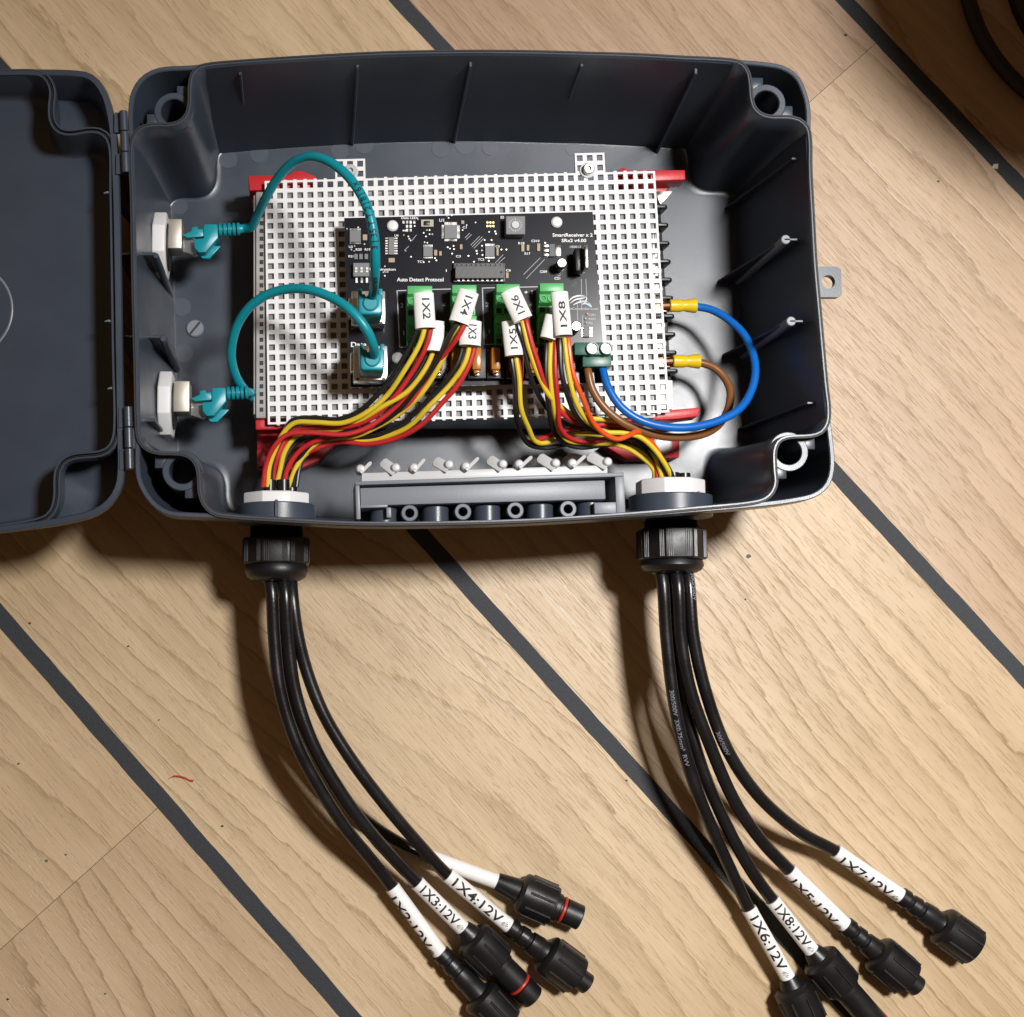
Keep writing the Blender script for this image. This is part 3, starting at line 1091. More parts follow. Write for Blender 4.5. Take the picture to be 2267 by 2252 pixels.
def chip(x0, y0, x1, y1, h, sides, n, m='chip', ext=4):
    o = comp('chip', m, x0, y0, x1, y1, h)
    if 'b' in sides:
        legs(o, x0, y1 - 1, x1, y1 + ext, n, True)
    if 't' in sides:
        legs(o, x0, y0 - ext, x1, y0 + 1, n, True)
    if 'l' in sides:
        legs(o, x0 - ext, y0, x0 + 1, y1, n, False)
    if 'r' in sides:
        legs(o, x1 - 1, y0, x1 + ext, y1, n, False)
    return o


chip(774, 510, 799, 536, .0015, 'tb', 8, 'chip_grey')
chip(860, 525, 873, 564, .0016, 'lr', 7, 'chip_grey', 7)
chip(984, 498, 1012, 528, .0014, 'tblr', 11, 'chip_grey', 6)
chip(937, 546, 958, 568, .0014, 'tb', 7, 'chip_grey', 4)
chip(1074, 544, 1095, 568, .0014, 'tb', 7, 'chip_grey', 4)
chip(1292, 724, 1306, 746, .0015, 'lr', 4, 'chip', 5)
d = chip(1008, 589, 1116, 616, .0060, '', 10, 'chip')
legs(d, 1010, 615, 1116, 622, 10, True, .003, 'solder', .4)
legs(d, 1010, 584, 1116, 590, 10, True, .003, 'chip', .5)
c = P(1110, 603, ZC + .0061)
mb = MB()
mb.disc((c.x, c.y, ZC + .006), .0007, .00012, 14)
mb.build('notch', 'black_rubber', d)
comp('chip_socket', 'black_plastic', 1004, 582, 1119, 625, .0022)
# push button
o = comp('push_button', 'beige', 932, 486, 960, 502, .0016)
mb = MB()
mb.pxbox(939, 489, 952, 498, ZC + .0016, ZC + .0026)
mb.build('plunger', 'black_plastic', o, bev=.0002)
# rotary switch
o = comp('rotary_switch', 'chip_grey', 1120, 478, 1163, 519, .0070, .0003)
c = P(1141, 498, ZC + .0071)
mb = MB()
mb.lathe((c.x, c.y, ZC + .007), (0, 0, 1), [(0, .0020), (.0006, .0019)], 24)
k = mb.build('dial', 'white_nylon', o)
mb = MB()
zt = ZC + .00705
for i, ch in enumerate('0123456789ABCDEF'):
    a = math.pi / 2 - 2 * math.pi * i / 16
    vs_, fs_, w_ = text2d(ch, .0011)
    ux, uy = Vector((math.sin(a), -math.cos(a), 0)), Vector((math.cos(a), math.sin(a), 0))
    cc = Vector((c.x, c.y, zt)) + uy * .0027
    mb.add([cc + ux * (x - w_ / 2) + uy * y for x, y in vs_], fs_)
mb.build('dial_marks', 'silk_white', o, smooth=0)
# dip switch block
o = comp('dip_switch', 'chip_grey', 782, 582, 818, 612, .0032)
for i in range(3):
    mb = MB()
    mb.pxbox(786 + i * 12, 592, 791 + i * 12, 597, ZC + .003, ZC + .0040)
    mb.pxbox(786 + i * 12, 599, 791 + i * 12, 603, ZC + .003, ZC + .0036)
    mb.build('slider', 'white_plastic', o, smooth=0)
legs(o, 784, 613, 818, 626, 3, True, .0008, 'solder', .4)
for x in (784, 795, 807):
    comp('resistor', 'chip_grey', x, 562, x + 8, 574, .0006)
for (x0, y0, x1, y1) in [(1154, 541, 1161, 557), (1166, 542, 1172, 555), (1189, 539, 1196, 556), (1004, 700, 1006, 702), (803, 519, 813, 532), (860, 571, 874, 581), (961, 553, 968, 566), (972, 556, 978, 566), (1099, 549, 1104, 566), (1120, 603, 1126, 616), (1021, 488, 1028, 496), (1298, 692, 1303, 697), (1294, 703, 1299, 708), (1296, 712, 1301, 717), (1018, 541, 1024, 552)]:
    comp('capacitor', 'smd_tan', x0, y0, x1, y1, .0009)
# small regulator
o = comp('regulator', 'chip', 1216, 540, 1229, 568, .0017)
mb = MB()
mb.pxbox(1229, 542, 1242, 567, ZC, ZC + .0010)
mb.build('tab', 'solder', o, bev=.0002)
for y in (540, 550, 560):
    mb = MB()
    mb.pxbox(1203, y, 1216, y + 7, ZC, ZC + .0009)
    mb.build('lead', 'solder', o, bev=.0002)
# standing regulator with metal tab
a, b = P(1297, 541, ZC + .017), P(1297, 592, ZC + .017)
o = thing  # placeholder
mb = MB()
mb.box(a.x - .0042, b.y, ZC + .003, a.x - .0004, a.y, ZC + .0105)
o = mb.build('power_regulator', 'black_plastic', pcb, bev=.0004)
mb = MB()
mb.box(a.x - .0004, b.y, ZC + .003, a.x + .0010, a.y, ZC + .017)
mb.build('metal_tab', 'solder', o, bev=.0002)
mb = MB()
for t in (.25, .5, .75):
    y = a.y + (b.y - a.y) * t
    mb.box(a.x - .0022, y - .0003, ZC, a.x - .0016, y + .0003, ZC + .004)
mb.build('leads', 'solder', o, smooth=0)
for (px, py, r, h) in [(1244, 582, .0026, .010), (1276, 722, .0027, .010)]:
    c = P(px, py, ZC + h)
    mb = MB()
    mb.lathe((c.x, c.y, ZC), (0, 0, 1), [(0, r), (.0008, r), (.0012, r * .93), (.0017, r), (h - .0003, r), (h, r * .92)], 28)
    o = mb.build('electrolytic_capacitor', 'black_plastic', pcb)
    mb = MB()
    mb.lathe((c.x, c.y, ZC + h), (0, 0, 1), [(.00002, r * .86), (.0002, r * .8)], 28)
    mb.build('can_top', 'solder', o)
# programming pads, vias and solder blobs
mb = MB()
for i in range(3):
    for j in range(2):
        c = P(1079 + i * 6.5, 493 + j * 8, ZC)
        mb.disc((c.x, c.y, ZC), .0006, .0003, 12)
tag(mb.build('test_pads', 'gold', pcb), kind='stuff')
mb = MB()
vz = [(938, 516), (945, 510), (951, 510), (943, 524), (951, 519), (957, 519), (893, 511), (897, 511), (904, 524), (906, 529), (909, 533), (894, 521), (898, 556), (910, 569), (991, 548), (996, 551), (1005, 552), (1004, 545), (1001, 562), (1003, 581), (1037, 567), (940, 537), (946, 538), (963, 572), (966, 577), (950, 580), (938, 581), (1055, 556), (1056, 562), (1067, 545), (1067, 555), (1068, 565), (1110, 553), (1121, 553), (1073, 532), (1088, 532), (1049, 580), (1082, 578), (1096, 513), (1098, 518), (1083, 514), (925, 486), (918, 501), (768, 507), (793, 504), (807, 541), (785, 545), (778, 553), (784, 556), (852, 590), (849, 603), (852, 611), (989, 478), (993, 483), (1000, 477), (1024, 510), (1053, 493), (1207, 538), (1010, 506), (1033, 499)]
for px, py in vz:
    c = P(px, py, ZC)
    mb.lathe((c.x, c.y, ZC), (0, 0, 1), [(0, .00055), (.0003, .0004)], 10)
for i in range(4):
    for j in range(3):
        mb.pxbox(891 + i * 8, 489 + j * 9, 895.5 + i * 8, 495 + j * 9, ZC, ZC + .0004) if (j == 0 or 0 < i < 3) else None
tag(mb.build('solder_points', 'solder', pcb), kind='stuff')
# printed lettering and lines
mb = MB()
for s, x0, y, x1, sz in [('Auto Detect Protocol', 879, 623, 982, 11.5), ('SmartReceiver x 2', 1223, 524, 1312, 10.5), ('SRx2 v4.00', 1243, 536, 1298, 10), ('Data LEDs', 888, 485, 926, 7), ('U1', 972, 491, 983, 9.5),
                         ('U4', 873, 524, 882, 7), ('U2', 772, 549, 781, 7), ('R20', 787, 555, 801, 7.5), ('R19', 807, 555, 820, 7.5), ('R21', 771, 570, 782, 7), ('TC1', 924, 582, 937, 7), ('TC2', 1058, 577, 1072, 7),
                         ('ID', 1108, 484, 1116, 8), ('C310', 1176, 536, 1194, 7), ('R18', 1147, 541, 1161, 7), ('R17', 1161, 564, 1174, 7), ('C2', 851, 603, 860, 7), ('C5', 1097, 548, 1106, 6.5), ('C6', 1120, 601, 1131, 7), ('C209', 1195, 604, 1211, 7), ('C21', 1227, 619, 1240, 7),
                         ('C3', 1009, 570, 1020, 7), ('C1', 1024, 506, 1033, 7), ('Termination', 816, 599, 876, 7.5), ('Data', 776, 768, 812, 15), ('+ 1', 1160, 651, 1179, 11), ('1', 985, 602, 989, 8)]:
    flat_text(mb, s, x0, y, x1, ZS, sz)
tag(mb.build('printed_lettering', 'silk_white', pcb, smooth=0), kind='stuff')
mb = MB()
for s, x0, y, x1, sz in [('180813', 1260, 549, 1286, 7), ('2', 886, 681, 893, 14), ('1', 890, 742, 895, 14), ('4', 980, 680, 987, 13), ('3', 984, 742, 991, 12), ('2', 1075, 679, 1082, 13), ('1', 1080, 738, 1084, 13), ('4', 1172, 679, 1179, 12), ('3', 1175, 740, 1182, 12), ('netController.com', 1254, 686, 1324, 7), ('C201', 1303, 699, 1318, 6), ('R201', 1303, 708, 1318, 6), ('R2', 1303, 717, 1312, 6)]:
    flat_text(mb, s, x0, y, x1, ZS, sz)
mb.build('small_lettering', 'silk_dim', pcb, smooth=0)
mb = MB()


def ln(x0, y0, x1, y1, w=1.2):
    a, b = P(x0, y0, ZS), P(x1, y1, ZS)
    d = (b - a).normalized()
    n = Vector((-d.y, d.x, 0)) * (w / 2 / 4400)
    mb.add([a - n, b - n, b + n, a + n], [(0, 1, 2, 3)])


for l in [(879, 644, 902, 643), (879, 643, 885, 769), (885, 769, 1061, 764), (957, 641, 1001, 640), (1068, 638, 1099, 637), (1068, 637, 1072, 763), (1072, 763, 1248, 758), (1151, 636, 1195, 635)]:
    ln(*l, w=2.2)
for l in [(1159, 608, 1196, 571), (1165, 617, 1206, 574), (1045, 547, 1068, 524), (1049, 550, 1071, 528), (1042, 543, 1062, 523), (1029, 527, 1040, 516), (1032, 531, 1044, 519), (1096, 583, 1114, 564), (1103, 583, 1118, 570), (1287, 618, 1288, 688), (1297, 618, 1299, 655), (1278, 670, 1279, 710), (1290, 697, 1290, 740), (912, 533, 922, 520), (895, 555, 905, 545), (999, 526, 1008, 517)]:
    ln(*l, w=1.1)
mb.build('printed_lines', 'silk_dim', pcb, smooth=0)
# printed swoosh emblem
mb = MB()


def arc_band(pts, w0, w1):
    q = spline([P(x, y, ZS) for x, y in pts], 8)
    n = len(q)
    L_, R_ = [], []
    for i, p in enumerate(q):
        t = (q[min(i + 1, n - 1)] - q[max(i - 1, 0)]).normalized()
        nn = Vector((-t.y, t.x, 0))
        w = (w0 + (w1 - w0) * math.sin(math.pi * i / (n - 1))) / 2 / 4400
        L_.append(p + nn * w)
        R_.append(p - nn * w)
    mb.add(L_ + R_, [(i, i + 1, n + i + 1, n + i) for i in range(n - 1)])


arc_band([(1258, 668), (1268, 659), (1282, 655), (1296, 656)], .5, 3.5)
arc_band([(1262, 672), (1273, 664), (1286, 661), (1297, 659)], .5, 3)
arc_band([(1297, 656), (1299, 662), (1294, 668), (1286, 668), (1284, 663)], .8, 2.4)
arc_band([(1268, 676), (1280, 670), (1296, 668), (1306, 674), (1310, 680)], .5, 4)
mb.build('emblem', 'silk_white', pcb, smooth=0)
mb = MB()
arc_band([(1288, 674), (1298, 671), (1305, 675), (1309, 681)], .5, 7)
mb.build('emblem_wing', 'silk_blue', pcb, smooth=0)
# network jacks
for (x0, y0, x1, y1) in [(779, 644, 853, 718), (783, 765, 858, 842)]:
    h = .0135
    c = [P(x0, y1, ZC + h), P(x1, y1, ZC + h), P(x1, y0, ZC + h), P(x0, y0, ZC + h)]
    mb = MB()
    mb.hexa([(p.x, p.y, ZC) for p in c], c)
    j = mb.build('network_jack', 'steel', pcb, bev=.0004)
    mb = MB()
    for t in (.12, .88):
        p = c[0].lerp(c[1], t)
        mb.lathe((p.x, p.y + .0006, ZC + h), (0, 0, 1), [(0, .0008), (.0002, .0005)], 10)
    mb.build('dimple', 'chip', j)
    mb = MB()
    mb.pxbox(x0 - 7, y0 + 15, x0 + 1, y1 - 20, ZC, ZC + .011)
    mb.build('shield_spring', 'steel', j, bev=.0005)
# green pluggable terminals, two rows of four
for (x0, x1, yt) in [(902, 957, 633), (1001, 1055, 631), (1099, 1151, 629), (1195, 1248, 627)]:
    for row in range(2):
        ya = yt + row * 68
        hh = .0135 if row == 0 else .0115
        a, b = P(x0, ya, ZC + hh), P(x1, ya, ZC + hh)
        dy = lambda k: -(k / 4300)
        prof = [(0, 0), (0, hh), (18, hh), (22, hh - .0025), (40, hh - .0035), (44, hh - .0065), (60, hh - .0065), (63, hh - .0085), (63, 0)]
        mb = MB()
        rl = [Vector((a.x, a.y + dy(k), ZC + z)) for k, z in prof]
        rr_ = [Vector((b.x, b.y + dy(k), ZC + z)) for k, z in prof]
        mb.rings([rl, rr_], True, True, True)
        t = mb.build('terminal_connector', 'term_green', pcb, bev=.00025)
        w = (b.x - a.x)
        for i in range(3):
            cx = a.x + w * (i + .5) / 3
            mb = MB()
            mb.lathe((cx, a.y + dy(31), ZC + hh - .0029), Vector((0, -.2, 1)), [(-.003, w / 7.2), (.0006, w / 7.2), (.0006, w / 9), (-.003, w / 9)], 16, caps=False)
            mb.build('wire_port', 'term_green', t)
            mb = MB()
            mb.box(cx - w / 9, a.y + dy(58), ZC + hh - .0066, cx + w / 9, a.y + dy(47), ZC + hh - .0062)
            mb.build('release_slot', 'black_rubber', t, smooth=0)
# amber blade fuses in black holders
for i, x in enumerate((924, 970, 1010, 1056, 1098, 1140, 1183, 1226)):
    mb = MB()
    mb.pxbox(x - 20, 772, x + 20, 838, ZC, ZC + .0045)
    fh = mb.build('fuse_holder', 'black_plastic', pcb, bev=.0003)
    mb = MB()
    mb.pxbox(x - 10, 769, x + 10, 818, ZC + .004, ZC + .0115)
    mb.pxbox(x - 7, 818, x + 7, 826, ZC + .004, ZC + .0100)
    mb.build('blade_fuse', 'fuse_amber', fh, bev=.0006)
    mb = MB()
    mb.pxbox(x - 5, 826, x + 5, 831, ZC + .004, ZC + .0070)
    mb.build('fuse_blade', 'solder', fh, bev=.0002)
# dark teal power terminal
zt = ZC + .0145
mb = MB()
mb.pxbox(1272, 758, 1352, 786, ZC, zt - .002)
mb.pxbox(1290, 784, 1354, 812, ZC, zt - .005)
o = mb.build('power_terminal', 'term_teal', pcb, bev=.0004)
for px in (1312, 1343):
    c = P(px, 771, zt)
    mb = MB()
    r = .0031
    mb.rings([[Vector((c.x + q * math.cos(a), c.y + q * math.sin(a), z)) for a in [2 * math.pi * i / 24 for i in range(24)]] for q, z in [(r, zt - .004), (r, zt), (r * .8, zt), (r * .8, zt - .0012)]])
    mb.build('screw_well', 'term_teal', o)
    mb = MB()
    mb.disc((c.x, c.y, zt - .0022), r * .82, .0010, 24)
    s = mb.build('clamp_screw', 'solder', o)
    mb = MB()
    mb.add([Vector((c.x + dx, c.y + dyy, zt - .00115)) for dx, dyy in ((-.0003, -.0022), (.0003, -.0022), (.0003, .0022), (-.0003, .0022))], [(0, 1, 2, 3)])
    mb.build('slot', 'black_rubber', s, smooth=0)

# ================================================================== cable glands
WY = []
for (gx, gya, gyb, gz, yn0, yn1, cpx), side, (yo0, yo1, yo2, yo3) in zip(GL, ('left', 'right'), [(1163, 1186, 1246, 1286), (1148, 1166, 1236, 1268)]):
    wide = side == 'right'
    g = thing('cable_gland', 'black cable gland below the %s end of the box with a white inner nut' % side, 'cable gland', (gx, gyb, gz), 'cable glands in the near wall')
    zn = gz + .0155
    a, b = P(cpx, yn0, zn), P(cpx, yn1, zn)
    mb = MB()
    hexr = lambda a_: 1.0
    mb.lathe((gx, a.y, gz), (0, -1, 0), [(0, .0125), (0, .0172), (.0006, .0180), (a.y - b.y + .001, .0180)], 8 if not wide else 8, caps=False)
    mb.build('locknut', 'white_plastic', g, bev=.0004)
    mb = MB()
    mb.lathe((gx, a.y + .0002, gz), (0, -1, 0), [(.0002, .0126), (.003, .0120)], 32)
    mb.build('seal_insert', 'black_rubber', g)
    zz = gz + .014
    y0, y1, y2, y3 = [P(cpx, y, zz).y for y in (yo0, yo1, yo2, yo3)]
    prof = [(0, .0125)]
    L = y0 - y1
    for k in range(9):
        prof += [(L * (k + .2) / 9, .0138), (L * (k + .6) / 9, .0128)]
    prof.append((L, .0132))
    mb = MB()
    mb.lathe((gx, y0 + .006, gz), (0, -1, 0), [(0, .013), (.006, .013)] + [(d + .006, r) for d, r in prof], 40)
    mb.build('threaded_neck', 'black_plastic', g)
    rn = .0182
    L = y1 - y2
    mb = MB()
    mb.lathe((gx, y1, gz), (0, -1, 0), [(0, rn * .93), (.0008, rn), (L - .0006, rn), (L, rn * .96)], 8)
    nut = mb.build('dome_nut', 'black_plastic', g, bev=.0004)
    mb = MB()
    for k in range(8):
        a0 = 2 * math.pi * (k + .5) / 8
        for j in (-3, -2, -1, 1, 2, 3):
            aa = a0 + j * .055 + (.02 if j > 0 else -.02)
            loc = (aa - a0)
            m_ = rn * math.cos(math.pi / 8) / math.cos(math.pi / 8 - abs(loc)) if abs(loc) < math.pi / 8 else rn
            s_, u_ = math.cos(aa), math.sin(aa)
            c_ = Vector((gx + s_ * m_, 0, gz + u_ * m_))
            mb.tube([(c_.x, y1 - .0014, c_.z), (c_.x, y2 + .001, c_.z)], .00042, 6)
    tag(mb.build('grip_ridges', 'black_plastic', nut), kind='stuff')
    L = y2 - y3
    mb = MB()
    mb.lathe((gx, y2 + .0003, gz), (0, -1, 0), [(0, .0152), (.0016, .0160), (L * .45, .0162), (L * .75, .0150), (L * .93, .0124), (L, .0096)], 40)
    mb.build('dome', 'black_plastic', g)
    WY.append((gx, gz, y3))

# ================================================================== network couplers in the left wall
for (ny, jx0, jx1, jy0, jy1, nx0, nx1, which) in [(527, 373, 402, 484, 550, 336, 366, 'upper'), (885, 390, 419, 843, 912, 348, 378, 'lower')]:
    zc = .047
    zn = zc + .016
    a, b = P(nx0, ny, zn), P(nx1, ny, zn)
    t = thing('network_coupler', 'white nut with a steel network socket through the left wall, %s of two' % which, 'network coupler', (a.x, a.y, zc), 'network couplers in the left wall')
    mb = MB()
    mb.lathe((a.x - .009, a.y, zc), (1, 0, 0), [(0, .0140), (.009, .0140)], 36)
    mb.build('flange', 'white_nylon', t)
    mb = MB()
    mb.lathe((a.x, a.y, zc), (1, 0, 0), [(0, .0172), (.0005, .0178), (b.x - a.x - .0006, .0178), (b.x - a.x, .0168), (b.x - a.x, .0128), (.001, .0128)], 8, caps=False)
    mb.build('nut', 'white_plastic', t, bev=.0004)
    mb = MB()
    mb.lathe((a.x, a.y, zc), (1, 0, 0), [(.002, .0127), (b.x - a.x + .0008, .0127), (b.x - a.x + .0008, .0112)], 32)
    mb.build('washer', 'black_rubber', t)
    zj = zc + .0075
    p, q = P(jx0, jy0, zj), P(jx1, jy1, zj)
    mb = MB()
    mb.box(b.x, q.y, zc - .0075, q.x, p.y, zj)
    mb.build('shielded_socket', 'nickel', t, bev=.0006)

# ================================================================== teal patch cables
def patch(label, path, coupl, jack, text=None):
    pts = px_path(path, 10)
    t = thing('patch_cable', label, 'network cable', pts[len(pts) // 2] * 1.0, 'teal patch cables')
    rr = .00235
    mb = MB()
    mb.tube(pts, rr, 16)
    cord = mb.build('cord', 'teal', t)
    if text:
        mb = MB()
        for s, st, sz, ph, rev in text:
            wrap_text(mb, s, pts[::-1] if rev else pts, rr, st, sz, ph)
        tag(mb.build('printed_text', 'ink_black', cord, smooth=0), kind='stuff')
    # horizontal plug at the coupler
    (x0, y0, x1, y1, zt) = coupl
    dx, dy = x0 - 404, y0 - 506

    def zp(pts, z0, z1, nm, m='teal', bev=.0004):
        mb = MB()
        mb.prism([P(290 + X / 6.44 + dx, 430 + Y / 6.44 + dy, z1) for X, Y in pts][::-1], z0, z1)
        return mb.build(nm, m, t, bev=bev)
    body = zp([(1040, 428), (1232, 428), (1242, 620), (1062, 828), (965, 832), (908, 765), (898, 640), (1036, 628)], zt - .0105, zt, 'plug_boot')
    zp([(735, 585), (865, 522), (862, 472), (945, 458), (955, 498), (1036, 492), (1038, 604), (800, 622)], zt - .0052, zt - .0012, 'latch_tongue')
    zp([(940, 830), (1080, 836), (1140, 735), (1285, 738), (1115, 918), (1020, 918)], zt - .0100, zt - .0062, 'latch_guard')
    zp([(735, 560), (905, 640), (960, 830), (905, 868), (735, 820)], zt - .0105, zt - .0056, 'clear_plug', 'clear_plastic')
    a2 = P(290 + 1240 / 6.44 + dx, 430 + 512 / 6.44 + dy, zt - .004)
    b2 = P(290 + 1570 / 6.44 + dx, 430 + 496 / 6.44 + dy, zt - .004)
    ax2 = (b2 - a2).normalized()
    L2 = (b2 - a2).length
    for k in range(5):
        mb = MB()
        rr2 = .0036 - k * .00006
        p = a2 + ax2 * (L2 * (.04 + .195 * k))
        mb.lathe(p, ax2, [(0, rr2 * .93), (.0003, rr2), (L2 * .10, rr2), (L2 * .10 + .0003, rr2 * .93)], 20)
        mb.build('boot_rib', 'teal', t)
    mb = MB()
    mb.lathe(a2 - ax2 * .003, ax2, [(0, .0027), (L2 * .98, .0026), (L2 * 1.02, .0024)], 20)
    mb.build('strain_relief', 'teal_dark', t)
    # upright plug in the jack on the board
    (jx, jy) = jack
    zt = .094
    c = P(jx, jy, zt)
    w, d = .0062, .0058
    mb = MB()
    mb.box(c.x - w * .9, c.y - d, .0735, c.x + w * .9, c.y + d * .7, .079)
    mb.build('clear_plug', 'clear_plastic', t, bev=.0004)
    mb = MB()
    ring = lambda s, z, yo=0: [Vector((c.x + sx * w * s, c.y + sy * d * s + yo, z)) for sx, sy in [(-1, -.8), (-.8, -1), (.8, -1), (1, -.8), (1, .9), (.45, .9), (.3, .3), (-.3, .3), (-.45, .9), (-1, .9)]]
    mb.rings([ring(1, .0775), ring(1, .088), ring(.97, .0925), ring(.90, zt)], True, True, True)
    mb.build('plug_boot', 'teal', t, bev=.0006)
    for sx in (-1, 1):
        mb = MB()
        mb.box(c.x + sx * w * .98, c.y + d * .4, .080, c.x + sx * w * .66, c.y + d * 1.35, zt - .001)
        mb.build('boot_wing', 'teal', t, bev=.0004)
    mb = MB()
    mb.lathe((c.x, c.y, zt - .004), (0, 0, 1), [(0, .0042), (.0042, .0040), (.0050, .0032)], 20)
    mb.build('boot_neck', 'teal', t)
    return t


patch('teal patch cable arching high from the upper coupler to the upper jack',
      [(822, 668, .088), (826, 650, .097), (829, 622, .110), (831, 580, .121), (829, 530, .127), (820, 482, .129), (807, 446, .128), (786, 410, .126), (757, 378, .122), (722, 355, .117), (686, 347, .111), (649, 360, .103), (617, 392, .093), (593, 430, .082), (572, 472, .066), (556, 503, .055), (540, 506, .052), (526, 508, .0525)],
      (404, 506, 540, 556, .056), (820, 672),
      [('manustrahl', .010, .0040, .05, False), ('3 | 35 T T 2 | 8 | 6 x', .042, .0040, .15, False)])
patch('teal patch cable looping low from the lower coupler to the lower jack',
      [(824, 798, .088), (828, 784, .096), (826, 765, .104), (812, 731, .110), (780, 691, .111), (736, 660, .107), (686, 642, .102), (640, 640, .096), (593, 652, .090), (556, 677, .084), (529, 713, .077), (515, 755, .070), (512, 790, .064), (519, 824, .057), (535, 855, .049), (556, 878, .042), (568, 888, .036), (566, 887, .032), (560, 874, .040), (552, 869, .048), (542, 868, .0525)],
      (422, 868, 540, 915, .056), (824, 795))

# ================================================================== sensor cables
def lead(t, pts, m, r=.00130):
    n = len(pts)
    pts = [p if i < 2 or i > n - 3 else (p[0] + random.uniform(-1.8, 1.8), p[1] + random.uniform(-1.8, 1.8), p[2] + random.uniform(-.0006, .0006)) for i, p in enumerate(pts)]
    mb = MB()
    mb.tube(px_path(pts, 7), r, 10)
    return mb.build('lead_wire', m, t)


def connector(t, o, ax, kind, L0):
    """moulded cable connector starting at o along ax"""
    ax = ax.normalized()
    male = kind.startswith('male')
    mb = MB()
    if not male:
        pr = [(0, .0040), (.0003, .0050), (.004, .0052), (.0045, .0044), (.0065, .0043), (.007, .0050), (.011, .0054), (.0115, .0046), (.0135, .0046), (.014, .0056), (.020, .0062), (.0215, .0058), (L0, .0064)]
    else:
        pr = [(0, .0048), (L0 * .5, .0058), (L0, .0066)]
    mb.lathe(o, ax, pr, 24)
    mb.build('strain_relief', 'black_plastic', t)
    o2 = o + ax * L0
    rc = .0106
    LC = .0205 if not male else .0190
    mb = MB()
    mb.lathe(o2, ax, [(-.001, .0078), (0, .0094), (.0012, rc), (LC - .0015, rc), (LC, rc * .96), (LC, rc * .80), (LC - .004, rc * .78)], 32)
    nut = mb.build('collar_nut', 'black_plastic', t)
    up = Vector((0, 0, 1))
    s = ax.cross(up).normalized()
    up = s.cross(ax).normalized()
    mb = MB()
    for k in range(8):
        a = 2 * math.pi * (k + .3) / 8
        d = s * math.cos(a) + up * math.sin(a)
        p = o2 + d * (rc + .0001)
        mb.tube([p + ax * .004, p + ax * (LC - .001)], .00075, 6)
    mb.build('grip_ridges', 'black_plastic', nut)
    o3 = o2 + ax * LC
    rp = {'male': .0165, 'male_stub': .0048, 'male_long': .0270}.get(kind, 0)
    mb = MB()
    if kind == 'female':
        mb.lathe(o3, ax, [(-.006, .0070), (-.0045, .0070), (-.0045, .0060), (-.006, .0058)], 24)
    elif kind == 'short':
        mb.lathe(o3, ax, [(-.004, .0070), (.0015, .0070), (.0018, .0056), (.0075, .0056), (.008, .0050)], 24)
    else:
        mb.lathe(o3, ax, [(-.004, .0076), (min(.003, rp * .5), .0076), (min(.0034, rp * .6), .0070), (rp - .0014, .0070), (rp - .0011, .0060), (rp + .0011, .0060), (rp + .0014, .0069), (rp + .0100, .0067), (rp + .0106, .0060)], 28)
    mb.build('connector_tip', 'black_plastic', t)
    if male:
        mb = MB()
        c = o3 + ax * rp
        q = [c + (s * math.cos(a) + up * math.sin(a)) * .0064 for a in [2 * math.pi * i / 32 for i in range(33)]]
        mb.tube(q, .0009, 8, False)
        mb.build('seal_ring', 'oring_red', t)


def zigzag(mb, path, rad, start, phi0, amp):
    """little pulse mark after the lettering"""
    t = (path[-1] - path[0]).normalized()
    side = Vector((-t.y, t.x, 0)).normalized()
    up = t.cross(side)
    up = up if up.z > 0 else -up
    pts = []
    for i in range(8):
        v = amp * (1 - abs(i - 3) / 5) * (1 if i % 2 else -1)
        ph = phi0 + v / rad
        pts.append(path[0] + t * (start + i * .00048 + (v * .4)) + side * math.sin(ph) * (rad + .0002) + up * math.cos(ph) * (rad + .0002))
    mb.tube(pts, .00018, 4)


